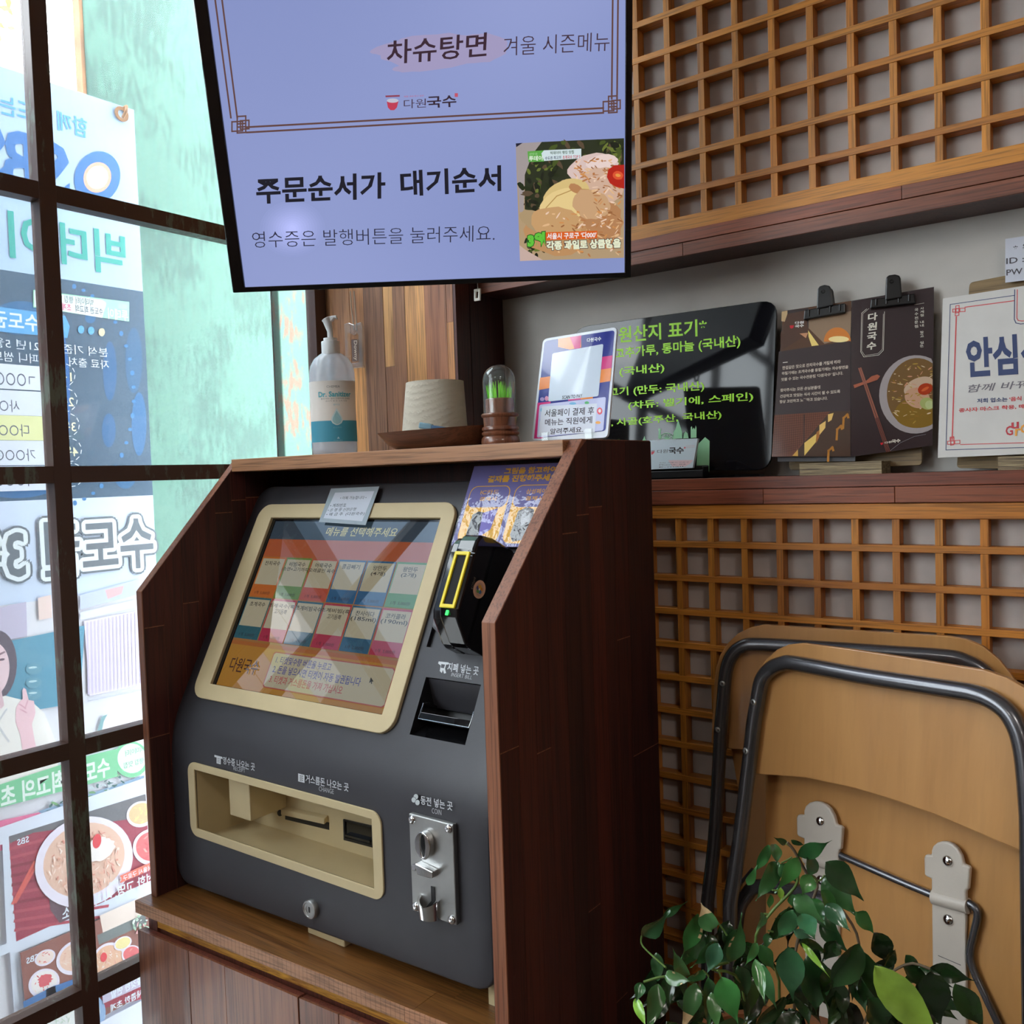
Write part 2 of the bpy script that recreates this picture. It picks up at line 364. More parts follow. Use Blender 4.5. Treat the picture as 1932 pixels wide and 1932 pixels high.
MB().box((XS, YF+.002, sz[2]), (2.7, YR-.001, ZS-.0012)).build('core', M_['dark_z'], shelf, color=(1, 1, 1))
MB().box((XS, YF+.002, ZS-.0012), (2.7, YR-.001, ZS)).build('shelf_top', M_['dark_z'], shelf, color=(1.1, 1.1, 1.2))
for k, (z0, z1) in enumerate(((sz[1]+.0004, ZS), (sz[2], sz[1]-.0004))):
    xs = [XS, -.5 if k else -.75, -.315 if k else .1, .6, 2.7]
    for i, (a, b) in enumerate(zip(xs, xs[1:])):
        MB().box((a+.0003, YF-.005+.0006*k, z0), (b-.0003, YF+.002, z1)).build('board', M_['red_wood'], shelf, color=[(.9, .85, .85), (1.1, .95, .95), (1.45, 1.3, 1.2), (1.2, 1.1, 1.0)][(i+k)%4], bevel=.0006)
# ---- lattice panels
def lattice(name, label, z0, z1, xs, zs, rail_lo, rail_hi):
    t = thing(name, label, 'lattice', (0, YF, z0))
    X1 = 1.75
    MB().box((XS, YF+.023, z0), (X1, YF+.026, z1)).build('backing_paper', M_['paper'], t)
    for z in zs:
        MB().box((XS, YF, z-.0048), (X1, YF+.022, z+.0048)).build('horizontal_slat', M_['slat'], t, color=random.choice(TN), bevel=.0005)
    for x in xs:
        edges = [z0+rail_lo]+sorted(zs)+[z1-rail_hi]
        m = MB()                                        # halved over the horizontal slats: the upright shows between them
        for a, b in zip(edges, edges[1:]):
            a2 = a+.0048 if a in zs else a; b2 = b-.0048 if b in zs else b
            if b2-a2 > .003: m.box((x-.005, YF+.0006, a2), (x+.005, YF+.0215, b2))
        m.build('upright_slat', M_['slat_v'], t, color=random.choice(TN), bevel=.0005)
    if rail_lo: MB().box((XS, YF-.0015, z0), (X1, YF+.023, z0+rail_lo)).build('bottom_rail', M_['slat'], t, color=(1.12, 1.15, 1.1), bevel=.0008)
    if rail_hi: MB().box((XS, YF-.0015, z1-rail_hi), (X1, YF+.023, z1)).build('top_rail', M_['slat'], t, color=(1.05, 1.0, .95), bevel=.0008)
    return t
TN = [(1, 1, 1), (1.12, 1.1, 1.05), (.86, .8, .78), (1.05, .98, .9), (.94, .94, .94), (1.2, 1.2, 1.15)]
zu = [H+.4303+.0548*k for k in range(15)]
rl = P(1205, 426, 'y', YF).z-bz[0]
lattice('lattice_panel', 'honey wooden lattice panel above the dark beam, running up beside the hanging screen', bz[0], H+1.29,
        [-.6953+.05513*k for k in range(-5, 42)], zu, abs(rl) if abs(rl) < .06 else .027, .03)
zl = [H-.1178-.0537*k for k in range(21)]
ztop = P(1234.5, 952.8, 'y', YF).z; zrb = P(1234.5, 978, 'y', YF).z
lattice('lattice_panel', 'honey wooden lattice panel under the shelf, behind the folded chairs', H-1.28, ztop-.0005,
        [-.6420+.0544*k for k in range(-6, 42)], zl, .03, ztop-zrb)
one('baseboard_back', M_['dark_z'], (XS, YF+.001, 0), (1.9, YF+.02, .068))
one('wall_1', M_['plaster'], (1.751, YF, .0), (2.7, YR-.001, sz[2]-.001))
one('wall_2', M_['plaster'], (1.751, YF, bz[0]+.001), (2.7, YR-.001, CEIL))
# ---- the glazed wall on the left
M_['bar'] = worn_paint('old_window_bar', (.080, .040, .030), (.13, .15, .115), .42, None, 'z', 6, 60, .42)
win = struct('window_1')
ym = [.6995+.531*k for k in range(-6, 2)]; zz = [H+z for z in (1.285, .866, .4458, .0241, -.396, -.779, -1.18)]
Y0, Y1 = -2.98, YP-.001
for y in ym:
    a, b = (y-.0132, y+.0132) if y < 1.2 else (P(597, 640, 'x', XW).y, YP-.001)
    MB().box((XW-.027, a, .02), (XW, b, CEIL-.001)).build('mullion', M_['bar'], win, bevel=.0008)
for z in zz:
    yy = [Y0]+ym[:-1]+[ym[-1]]
    m = MB()
    for a, b in zip(yy, yy[1:]):
        m.box((XW-.0268, a+.0134 if a != Y0 else a, z-.0127), (XW-.0003, b-.0134, z+.0127))
    m.build('transom', M_['bar'], win)
MB().box((XW-.05, Y0, 0), (XW, Y1, .02)).build('sill', M_['bar'], win)
ye = [Y0]+ym; ze = [CEIL]+zz+[.02]
for a, b in zip(ye, ye[1:]):
    for c, d in zip(ze, ze[1:]):
        if c-d < .05: continue
        MB().box((XW-.022, a+.0134, d+.0128), (XW-.018, b-.0134, c-.0128)).build('pane', M_['glass'], win)
# ---- outside
one('ground', simple('pavement', (.42, .41, .40), .8, bump=.2), (-14, -10, -.2), (-1.5, 12, -.1))
one('wall_added_shade', simple('added_wall_brown', (.16, .12, .1), .9, bump=.3), (-2.3, -7, -.1), (-2.1, -.45, H-.02))  # added wall out of view, blocks low window light so the chairs darken
M_['teal'] = worn_paint('faded_teal_paint', (.085, .205, .155), (.045, .115, .09), .14, (.13, .15, .09), 'z', 6, 95, soft=.05)
M_['teal2'] = worn_paint('flaking_teal_paint', (.08, .185, .14), (.19, .095, .055), .36, None, 'z', 9, 90, soft=.025)
M_['rust'] = simple('rusty_edge', (.28, .14, .06), .8, bump=.4, var=.3)
XT = -2.0
tw = thing('boarded_shopfront', 'tall boards in flaking pale teal paint standing outside beyond the banner', 'wall', (XT-.03, 1.4, -.1))
ya, yb = P(157, 0, 'x', XT).y, P(517, 700, 'x', XT).y
MB().box((XT-.03, ya, -.1), (XT, yb, 3.2)).build('board', M_['teal'], tw, bevel=.003)
MB().box((XT-.031, ya-.009, -.1), (XT-.004, ya-.0003, 3.2)).build('rusted_edge_strip', M_['rust'], tw)
MB().box((XT-.03, yb+.026, -.1), (XT, 2.35, 3.2)).build('board', M_['teal2'], tw, bevel=.003)
MB().box((XT-.06, ya+.02, -.1), (XT-.031, 2.35, 3.2)).build('backing_board', M_['dark_z'], tw)
MB().box((XT, 1.9, -.1), (XT+.02, 2.0, 3.2)).build('upright_batten', M_['dark_z'], tw)
# utility pole, wires, tree and a red awning beyond
po = thing('utility_pole', 'pale concrete pole standing in the bright street, top left', 'pole', (-8, 0, -.1))
a, b = P(16, 60, 'x', -8), P(39, 60, 'x', -8)
MB().lathe([(.5*(b.y-a.y)*1.15, 0), (.5*(b.y-a.y)*.85, 9)], (-8, (a.y+b.y)/2, -.1), 16).build('post', simple('concrete', (.45, .42, .36), .8, bump=.3), po, smooth=40)
MB().box((-8.05, (a.y+b.y)/2-.6, 6.9), (-7.95, (a.y+b.y)/2+.6, 7.0)).build('cross_arm', M_['bar'], po)
wm = simple('wire_rubber', (.3, .3, .32), .6)
for k, (l, r_) in enumerate((((92, 58), (147, 40)), ((92, 136), (152, 122)), ((0, 82), (16, 78)))):
    l, r2 = P(*l, 'x', -8), P(*r_, 'x', -8); d = (r2-l).normalized()
    mb = MB().tube([l-d*3, l, r2, r2+d*4], .006, 6)
    o = mb.build('overhead_wire', wm, None); tagp(o, ['overhead cable crossing the sky, uppermost of the three', 'overhead cable just above the banner top', 'short length of overhead cable left of the pole'][k], 'cable', 'overhead cables')
aw = thing('red_awning', 'red roof edge peeking over the banner beside the teal boards', 'awning', (-5, 3.1, -.1))
q = P(150, 152, 'x', -5)
MB().prism([(-5.6, q.y-.05, q.z+.02), (-4.6, q.y-.16, q.z-.2), (-4.6, q.y+1.4, q.z-.2), (-5.6, q.y+1.4, q.z+.3)], (0, 0, -.05)).build('canopy', simple('red_awning_cloth', (.55, .1, .05), .7), aw)
MB().box((-4.64, q.y+1.2, -.1), (-4.6, q.y+1.24, q.z-.24)).build('post', M_['bar'], aw)
tr = thing('street_tree', 'green leafy branch hanging in at the top left corner', 'tree', (-7, .4, -.1))
bc = P(-60, -40, 'x', -7)
MB().tube([(-7, bc.y-.5, -.1), (-7, bc.y-.45, 2), (-7, bc.y-.2, bc.z)], [.12, .09, .04], 8).build('trunk', M_['bar'], tr, smooth=40)
m = MB()
for k in range(900):
    c = bc+V(random.gauss(0, .25), random.gauss(-.12, .22), random.gauss(0, .35)); s = random.uniform(.03, .06)
    if c.y > P(9, 30, 'x', -7).y+random.uniform(-.06, .01): continue
    u = V(random.uniform(-1, 1), random.uniform(-1, 1), random.uniform(-1, 1)).normalized(); w = u.orthogonal().normalized()
    m.add([c-u*s, c+w*s*.4, c+u*s, c-w*s*.4], [[0, 1, 2, 3]])
m.build('foliage', simple('street_leaf', (.28, .42, .08), .5), tr, kind='stuff')
# ================================================================== outdoor banner, seen from behind (its print reads mirrored)
XB = -1.9
def B(x, y): return P(x, y, 'x', XB)
def BY(y, z): return V(XB, y, z+H)
Yr_ = 1.183; Yl_ = -.40; ztopb, zbotb = .8525, -1.22
def bell(cx, cy, rx, ry, rot=0, n=26, jit=0, pr=B):
    out = []
    for k in range(n):
        a = 2*math.pi*k/n; j = 1+random.uniform(-jit, jit); x, y = math.cos(a)*rx*j, math.sin(a)*ry*j
        out.append(pr(cx+x*math.cos(rot)-y*math.sin(rot), cy+x*math.sin(rot)+y*math.cos(rot)))
    return out
def quad(pts, pr=B): return [pr(*p) for p in pts]
ban = thing('street_banner', 'large printed vinyl banner hanging in the street outside the window, print reversed', 'banner', (XB, .39, H+zbotb))
MB().box((XB-.004, Yl_, H+zbotb), (XB-.0004, Yr_, H+ztopb)).build('vinyl_sheet', simple('vinyl', (.6, .6, .62), .5), ban)
WHT = S2L(222, 234, 250); DRK = S2L(62, 92, 118); BLU = S2L(52, 118, 190); LBL = S2L(90, 168, 226); TXT = S2L(226, 238, 250); GRY = S2L(104, 114, 124)
F = Flat((1, 0, 0)); 
def bz_(y0, y1, z0, z1, c): F.poly([BY(y0, z0), BY(y1, z0), BY(y1, z1), BY(y0, z1)], c)
zA = B(268, 550).z-H; zB_ = B(297, 934).z-H; zC = B(300, 1104).z-H
bz_(Yl_, Yr_, zA, ztopb, S2L(176, 202, 232)); bz_(Yl_, Yr_, zB_, zA, DRK); bz_(Yl_, Yr_, zC, zB_, S2L(208, 224, 248)); bz_(Yl_, Yr_, zbotb, zC, S2L(232, 234, 244))
# soft blue figures in the dark field
for cx, cy, rx, ry, c in ((38, 600, 55, 32, S2L(48, 110, 160)), (207, 700, 13, 56, S2L(44, 100, 150)), (205, 812, 13, 32, S2L(44, 100, 150)), (252, 680, 16, 62, S2L(52, 100, 140)), (262, 800, 14, 60, S2L(48, 108, 160)),
                          (170, 600, 10, 10, S2L(48, 110, 160)), (110, 760, 22, 150, S2L(34, 104, 176)), (236, 900, 20, 22, S2L(48, 104, 150)), (30, 910, 80, 30, S2L(48, 110, 165))):
    F.poly(bell(cx, cy, rx, ry), c)
for k in range(22):
    a = R(-78+7.4*k); F.poly(bell(110+142*math.cos(a), 745+205*math.sin(a)*1.02, 4, 3.2 if k%3 else 5, n=10), S2L(60, 130, 190))
for k in range(5):
    cx, cy = 118+4*k, 708+47*k
    pts = bell(cx, cy, 23, 22, n=20)
    for i in range(0, 20, 2): F.line(pts[i:i+2], .0016, TXT)
    p0 = B(cx+16, cy-8); F.text('%d위' % (k+1), p0, p0+V(0, -.032, 0), p0+V(0, 0, -.024), S2L(238, 240, 200), .01)
def bt(s, px, c, h, cw, bold=.0, out=None):
    """mirrored line of print: top right pixel of its first letter, letter height and advance in metres"""
    p0 = B(*px); w = cw*len(s); tr = p0+V(0, -w, 0); bl = p0+V(0, 0, -h)
    if out: F.outlined(s, p0, tr, bl, c, out, bold)
    else: F.text(s, p0, tr, bl, c, bold)
bt('함께 만드는 기쁨', (163, 226), LBL, .040, .029, .015)
bt('S', (124, 278), BLU, .115, .056, .03); bt('B', (56, 258), BLU, .115, .054, .03); bt('S', (4, 240), BLU, .115, .056, .03)
for rx, ry, c in ((43, 50, BLU), (26, 29, S2L(248, 176, 150)), (20, 22, S2L(246, 238, 208))): F.poly(bell(183, 335, rx, ry, .3), c)
bt('빅데이터 랭킹', (233, 444), S2L(52, 168, 158), .090, .078, .02)
F.poly(quad([(62, 547), (243, 570), (243, 607), (62, 580)]), S2L(160, 222, 190)); F.poly(quad([(64, 549), (192, 566), (200, 572), (192, 600), (64, 578)]), S2L(222, 236, 238))
bt('생방송', (239, 575), S2L(210, 240, 220), .010, .007, 0); bt('투데이', (240, 586), TXT, .024, .0155, .015)
bt('빅데이터 랭킹 맛집', (175, 565), S2L(100, 120, 120), .015, .0087, .01); bt('수도권 최고의', (193, 582), S2L(70, 80, 96), .015, .0087, .01); bt('초계국수 TOP 5', (133, 574), S2L(230, 90, 140), .015, .0072, .01)
F.poly(quad([(-40, 574), (122, 596), (131, 616), (126, 638), (-40, 622)]), LBL); bt('수도권 최고의 맛집', (73, 595), TXT, .034, .0275, .02)
for x, y, c in ((152, 622, LBL), (171, 624, LBL), (191, 627, S2L(236, 220, 170))): F.poly(bell(x, y, 6, 7.5, n=16), c)
bt('분석 기준 : 2021년 5월 23일', (202, 657), TXT, .020, .0148, .0); bt('자료 출처 : 빅컴퍼니 썸트렌드', (204, 680), TXT, .020, .0168, .0)
for k, (y0, s, c) in enumerate(((694, 'ㄱ○○○○', S2L(222, 230, 246)), (742, '사○○○', S2L(222, 230, 246)), (788, '다○○○', S2L(228, 232, 170)), (834, '가○○○○', S2L(222, 230, 246)), (881, '마○○○', S2L(222, 230, 246)))):
    a = B(80+4*k, y0-2); F.poly([a+V(0, -.75, 0), a+V(0, -.75, -.05), a+V(0, 0, -.05), a+V(0, .008, -.044), a+V(0, .008, -.008), a], c)
    bt(s, (65-6*(k == 1)*5 -3*(k==2)*4, y0+13), S2L(82, 88, 110), .025, .020, .0)
bt('수도권 3위', (284, 975), GRY, .112, .067, .02, ((.0135, GRY), (.009, S2L(228, 238, 244))))
# printed photograph: kitchen shelves, a presenter, counter
for pts, c in (([(150, 1123), (262, 1092), (262, 1120), (150, 1150)], S2L(196, 206, 232)), ([(197, 1113), (232, 1105), (228, 1120), (202, 1130)], S2L(232, 184, 190)), ([(150, 1155), (268, 1128), (268, 1142), (150, 1170)], S2L(222, 228, 242)),
               ([(-60, 1160), (48, 1135), (50, 1200), (-60, 1220)], S2L(196, 190, 214)), ([(70, 1128), (95, 1122), (97, 1165), (72, 1170)], S2L(236, 214, 208)),
               ([(-60, 1225), (158, 1180), (150, 1325), (-60, 1360)], S2L(92, 158, 186)), ([(157, 1172), (268, 1150), (268, 1291), (168, 1313)], S2L(226, 218, 240))):
    F.poly(quad(pts), c)
for k in range(16):
    x = 163+7*k; F.line(quad([(x, 1176-k*1.5), (x+3, 1308-k*1.5)]), .004, S2L(206, 196, 226))
F.line(quad([(165, 1322), (270, 1300)]), .003, S2L(196, 200, 214))
F.poly(quad([(182, 1378), (190, 1352), (201, 1347), (194, 1360), (190, 1380)]), S2L(130, 172, 178))
for cy in (1262, 1288, 1310): F.poly(bell(62, cy, 15, 10, -.1), S2L(108, 164, 186)); F.poly(bell(60, cy-3, 8, 2, -.1), S2L(190, 224, 232))
# presenter: hair, face, neck, white jacket, raised hand
F.poly(bell(-8, 1255, 38, 66, .05), S2L(98, 86, 100))
F.poly(quad([(-50, 1330), (8, 1312), (60, 1325), (82, 1345), (104, 1400), (110, 1470), (-50, 1500)]), S2L(242, 240, 236))
F.poly(bell(-14, 1262, 30, 50, .05), S2L(236, 208, 216)); F.poly(quad([(-22, 1300), (0, 1298), (6, 1330), (-14, 1352)]), S2L(226, 194, 204))
F.poly(bell(2, 1244, 5, 2.2, -.2), S2L(110, 84, 100)); F.poly(bell(-14, 1292, 8, 2.5, -.2), S2L(224, 130, 150)); F.line(quad([(-6, 1236), (6, 1230)]), .004, S2L(150, 120, 130))
F.line(quad([(10, 1338), (-8, 1365), (14, 1398)]), .004, S2L(210, 212, 216))
F.poly(quad([(28, 1335), (34, 1325), (41, 1318), (40, 1302), (43, 1297), (47, 1300), (52, 1320), (62, 1322), (65, 1345), (58, 1366), (64, 1400), (78, 1445), (45, 1450), (36, 1385), (27, 1362)]), S2L(242, 204, 214))
for a, b in (((35, 1328), (46, 1336)), ((37, 1338), (48, 1344)), ((50, 1322), (46, 1334))): F.line(quad([a, b]), .0025, S2L(222, 168, 184))
# ribbon and badge
F.poly(quad([(-60, 1560), (80, 1530), (98, 1545), (90, 1580), (-60, 1620)]), S2L(232, 122, 164)); F.poly(quad([(70, 1530), (270, 1462), (270, 1490), (90, 1545)]), S2L(140, 170, 200))
for k in range(60): F.poly(bell(random.uniform(82, 225), 0, 1, 1, n=3) if False else bell(*(lambda t: (80+150*t+random.uniform(-6, 6), 1535-62*t+random.uniform(-16, 12)))(random.random()), random.uniform(2, 7), random.uniform(1, 3), random.uniform(-1, 1), 6, .3), random.choice([S2L(70, 110, 110), S2L(196, 210, 216), S2L(120, 170, 120)]))
F.poly(quad([(-60, 1498), (168, 1424), (219, 1412), (219, 1464), (168, 1478), (-60, 1538)]), S2L(128, 206, 158))
bt('수도권 최고의 초계국수', (203, 1427), S2L(232, 246, 240), .042, .0265, .03)
F.poly(bell(245, 1432, 33, 34), S2L(128, 206, 158)); F.poly(bell(246, 1430, 27, 28), S2L(226, 240, 236))
bt('빅데이터', (268, 1406), S2L(128, 190, 156), .013, .011, .01); bt('랭킹 맛집', (268, 1428), S2L(128, 190, 156), .013, .0095, .01)
F.poly(quad([(-60, 1580), (272, 1466), (272, 1497), (14, 1577), (28, 1775), (282, 1660), (282, 1690), (32, 1795), (50, 1960), (28, 1960), (16, 1795), (-60, 1828), (-60, 1810), (10, 1778), (2, 1592), (-60, 1606)]), S2L(222, 232, 248))
# printed food pictures
F.poly(quad([(14, 1577), (272, 1497), (282, 1660), (28, 1775)]), S2L(166, 60, 84)); F.poly(quad([(14, 1577), (272, 1497), (274, 1540), (60, 1570), (16, 1590)]), S2L(112, 112, 118))
for k in range(10): F.line(quad([(18+k, 1600+17*k), (120+k*10, 1572+17*k)]), .006, random.choice([S2L(142, 44, 66), S2L(186, 78, 96)]))
F.poly(quad([(90, 1690), (150, 1705), (150, 1722), (110, 1740), (92, 1715)]), S2L(110, 84, 96))
for a, b in (((22, 1702), (62, 1626)), ((27, 1700), (68, 1628))): F.line(quad([a, b]), .006, S2L(222, 96, 88))
F.poly(bell(72, 1610, 7, 13, .5), S2L(200, 70, 86)); bt('SBS', (51, 1576), TXT, .012, .0075, .02)
def bowl(cx, cy, rx, ry, rot, fill, bits, n=40, pr=B, rim=S2L(236, 230, 246), FF=None, sz=1, f=.84):
    FF = FF or F
    FF.poly(bell(cx, cy, rx, ry, rot, 34, pr=pr), rim); FF.poly(bell(cx, cy-ry*.05, rx*f, ry*f*.96, rot, 30, pr=pr), fill)
    for k in range(n):
        r_ = math.sqrt(random.random())*f*.86; a = random.uniform(0, 6.28); x, y = rx*r_*math.cos(a), ry*r_*math.sin(a)
        FF.poly(bell(cx+x*math.cos(rot)-y*math.sin(rot), cy+x*math.sin(rot)+y*math.cos(rot), random.uniform(2, 7)*sz, random.uniform(.7, 2)*sz, random.uniform(0, 3), 6, .3, pr=pr), random.choice(bits))
NOOD = [S2L(242, 214, 200), S2L(232, 184, 164), S2L(246, 232, 222), S2L(222, 156, 140)]; KIM = [S2L(228, 112, 116), S2L(206, 78, 92), S2L(240, 170, 160)]
bowl(263, 1535, 28, 24, -.4, S2L(224, 196, 150), [S2L(240, 226, 150), S2L(232, 210, 160)], 14)
bowl(283, 1597, 36, 34, -.4, S2L(228, 112, 116), KIM, 24)
bowl(155, 1625, 96, 82, -.55, S2L(234, 196, 176), NOOD, 190)
F.poly(bell(183, 1600, 30, 20, -.5, jit=.1), S2L(244, 238, 236)); F.poly(bell(178, 1585, 8, 14, .2), S2L(228, 70, 80))
F.poly(quad([(222, 1650), (282, 1624), (282, 1638), (222, 1664)]), S2L(236, 120, 100)); bt('서울시 구로구 다000', (281, 1629), TXT, .012, .0085, .01)
bt('신선한 고명, 사과와 채소', (300, 1636), TXT, .026, .0165, .02)
F.poly(quad([(33, 1795), (282, 1690), (290, 1860), (52, 1990)]), S2L(150, 96, 86)); F.poly(quad([(183, 1725), (262, 1690), (262, 1745), (192, 1772)]), S2L(238, 222, 212)); F.poly(quad([(178, 1762), (268, 1722), (272, 1740), (182, 1780)]), S2L(120, 128, 128))
F.poly(quad([(182, 1830), (270, 1790), (272, 1880), (186, 1900)]), S2L(170, 60, 80))
bt('SBS', (66, 1796), TXT, .012, .0075, .02)
bowl(80, 1804, 21, 14, -.5, S2L(244, 226, 218), KIM, 8, sz=.7); bowl(78, 1852, 31, 26, -.6, S2L(244, 240, 240), KIM, 10, sz=.7); F.poly(bell(80, 1846, 15, 10, -.5, jit=.25), S2L(222, 96, 108))
bowl(138, 1803, 40, 30, -.6, S2L(240, 204, 184), NOOD, 40, sz=.7); bowl(200, 1812, 32, 38, .5, S2L(236, 190, 160), NOOD, 60, sz=.7); F.poly(bell(190, 1803, 6, 9, .2), S2L(228, 70, 80))
bowl(226, 1777, 18, 12, -.5, S2L(240, 226, 160), [S2L(246, 234, 180)], 6, sz=.6); bowl(242, 1797, 19, 16, -.5, S2L(228, 112, 116), KIM, 14, sz=.6)
bowl(130, 1925, 70, 48, -.6, S2L(236, 240, 240), [S2L(206, 222, 210), S2L(246, 246, 240)], 60, rim=S2L(150, 182, 222)); F.line(quad([(48, 1890), (90, 1868), (140, 1850)]), .02, S2L(70, 120, 180))
F.poly(quad([(186, 1860), (262, 1826), (264, 1856), (188, 1890)]), S2L(196, 190, 214)); bt('쫄깃한 면발', (262, 1838), TXT, .016, .0125, .02); bt('새콤한 초계', (262, 1862), TXT, .016, .0125, .02)
for k in range(30): F.poly(bell(random.uniform(246, 290), random.uniform(1716, 1756), random.uniform(2, 6), random.uniform(1, 3), random.uniform(0, 3), 7, .3), random.choice([S2L(170, 206, 180), S2L(222, 236, 226), S2L(240, 180, 180)]))
bz_(Yl_, Yr_, zbotb, B(240, 1895).z-H, S2L(226, 232, 250)); bt('A', (262, 1922), S2L(96, 104, 120), .09, .055, .03)
F.build('print', M_['banner'], ban)
# eyelet and hook
ec = B(228, 216)+V(.002, 0, 0)
def circ(c, r, n=20, ax=(1, 0, 0)):
    a = Vector(ax).normalized(); u = a.orthogonal().normalized(); w = a.cross(u); return [Vector(c)+u*r*math.cos(2*math.pi*k/n)+w*r*math.sin(2*math.pi*k/n) for k in range(n)]
MB().ring(circ(ec, .0165), circ(ec, .009), (.003, 0, 0)).build('eyelet', M_['rust'], ban, bevel=.0008)
hk = thing('banner_hook', 'rusty steel hook through the banner eyelet at its upper right corner', 'hook', ec)
MB().tube([ec+V(.012, -.004, -.012), ec+V(.02, 0, .002), ec+V(.012, .006, .016), ec+V(-.01, .01, .018), V(XT-.002, ec.y+.012, ec.z+.018)], .0035, 8).build('hook', M_['rust'], hk, smooth=60)
# ================================================================== hanging screen
rL, rR = ray(441, 552), ray(1190, 522.5); td = V(.81, .5864, .0029).normalized(); tv_ = V(-.1699, .2394, -.9559).normalized()
tv_ = (tv_-td*tv_.dot(td)).normalized(); TW = .55
g = rL.cross(rR)  # least squares for the two depths
a11, a12, a22 = rL.dot(rL), -rL.dot(rR), rR.dot(rR); b1, b2 = -rL.dot(td)*TW, rR.dot(td)*TW; det = a11*a22-a12*a12
tBL = CAM+rL*((b1*a22-a12*b2)/det); TH = .96
tn = td.cross(-tv_).normalized()          # towards the room
TVP = Pl(tBL, td, -tv_, TW, TH)
tvt = thing('hanging_screen', 'large black-framed screen hung askew across the corner, showing the queue notice', 'screen', TVP(.5, 0))
def tvq(x, y): return TVP.px(x, y)
si = [tvq(463, 541.5), tvq(1178, 510.5)]; vb = (si[0]-tBL).dot(-tv_)/TH; ub = (si[0]-tBL).dot(td)/TW; uc = (si[1]-tBL).dot(td)/TW
MB().prism([TVP(0, 0), TVP(1, 0), TVP(1, 1), TVP(0, 1)], -tn*.03).build('housing', M_['black'], tvt, bevel=.003)
MB().ring([TVP(0, 0)+tn*.0, TVP(1, 0), TVP(1, 1), TVP(0, 1)], [TVP(ub, vb), TVP(uc, vb), TVP(uc, 1-vb), TVP(ub, 1-vb)], tn*.004).build('bezel', M_['gloss_black'], tvt, bevel=.001)
mt, t, b = nt('tv_backlit_panel'); b.inputs['Base Color'].default_value = (.01, .01, .012, 1); b.inputs['Roughness'].default_value = .3
n0 = node(t, 'ShaderNodeTexNoise', i_Scale=1.6, i_Detail=1); lk(t, coords(t), n0.inputs[0])
lk(t, ramp(t, n0.outputs[0], [(.35, S2L(144, 158, 214)), (.65, S2L(166, 178, 232))]), b.inputs['Emission Color']); b.inputs['Emission Strength'].default_value = .82
F = Flat(tn, .00008, .0002)
scr = MB().add([TVP(ub, vb)+tn*.0003, TVP(uc, vb)+tn*.0003, TVP(uc, 1-vb)+tn*.0003, TVP(ub, 1-vb)+tn*.0003], [[0, 1, 2, 3]]).build('screen_panel', mt, tvt)
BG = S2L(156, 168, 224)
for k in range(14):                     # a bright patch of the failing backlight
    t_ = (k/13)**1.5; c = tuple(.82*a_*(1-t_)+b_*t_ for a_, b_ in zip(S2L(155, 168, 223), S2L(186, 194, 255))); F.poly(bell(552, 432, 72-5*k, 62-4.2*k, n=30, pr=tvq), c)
BRN = S2L(96, 66, 62); 
def tt(s, tl, tr, bl, c, b=0., sh=0.): F.text(s, tvq(*tl), tvq(*tr), tvq(*bl), c, b, sh)
for cx, cy, rx, ry, sh in ((815, 96, 95, 32, 0), (900, 92, 60, 28, 0), (760, 88, 60, 12, -.1), (820, 122, 80, 10, -.05)): F.poly(bell(cx, cy, rx, ry, -.08+sh, jit=.06, pr=tvq), S2L(160, 152, 190))
tt('차슈탕면', (726, 78), (914, 62), (731, 122), S2L(56, 36, 50), .012, .12); tt('겨울 시즌메뉴', (947, 70), (1148, 60), (950, 106), S2L(66, 48, 62), -.006, .1)
for off in (0, 12):                      # double border with interlaced corners
    l = [(408+off, 0), (437+off*.95, 236-off*.9), (1166-off, 206-off*.95), (1165-off, 0)]
    if not off: l = [(405, -10), (436, 222)], [(466, 250), (1138, 213)], [(1164, 186), (1166, -10)]
    else: l = [(418, -10), (448, 222)], [(466, 240), (1138, 204)], [(1154, 186), (1156, -10)]
    for s_ in l: F.line([tvq(*p) for p in s_], .0022, BRN)
for cx, cy in ((452, 238), (1152, 200)):
    for dx, dy, w, h in ((-14, -8, 20, 18), (-4, -18, 16, 20), (-4, -4, 16, 17), (2, -10, 16, 16)):
        F.line([tvq(cx+dx, cy+dy), tvq(cx+dx+w, cy+dy-1), tvq(cx+dx+w, cy+dy+h-1), tvq(cx+dx, cy+dy+h)], .0018, BRN, True)
F.poly([tvq(x, y) for x, y in ((730, 192), (752, 191), (749, 203), (744, 208), (737, 208), (732, 203))], S2L(190, 60, 84)); F.poly(bell(741, 190, 11, 4, pr=tvq), S2L(190, 190, 206)); F.line([tvq(729, 182), tvq(753, 181)], .002, S2L(140, 60, 80))
tt('계절 내내 찾고 싶은', (762, 181), (800, 179), (762, 184), S2L(190, 80, 100)); tt('다원', (762, 188), (804, 186), (762, 205), S2L(70, 52, 70)); tt('국수', (806, 183), (860, 180), (807, 204), S2L(50, 34, 48), .02); F.poly([tvq(858, 176), tvq(864, 176), tvq(864, 183), tvq(858, 183)], S2L(190, 80, 100))
tt('주문순서가', (484, 337), (726, 326), (486, 384), S2L(22, 22, 34), .025); tt('대기순서', (756, 324), (944, 313), (758, 370), S2L(22, 22, 34), .025)
tt('영수증은 발행버튼을 눌러주세요.', (475, 437), (934, 424), (477, 468), S2L(44, 44, 64), -.008)
F.build('picture', M_['tvpix'], tvt)
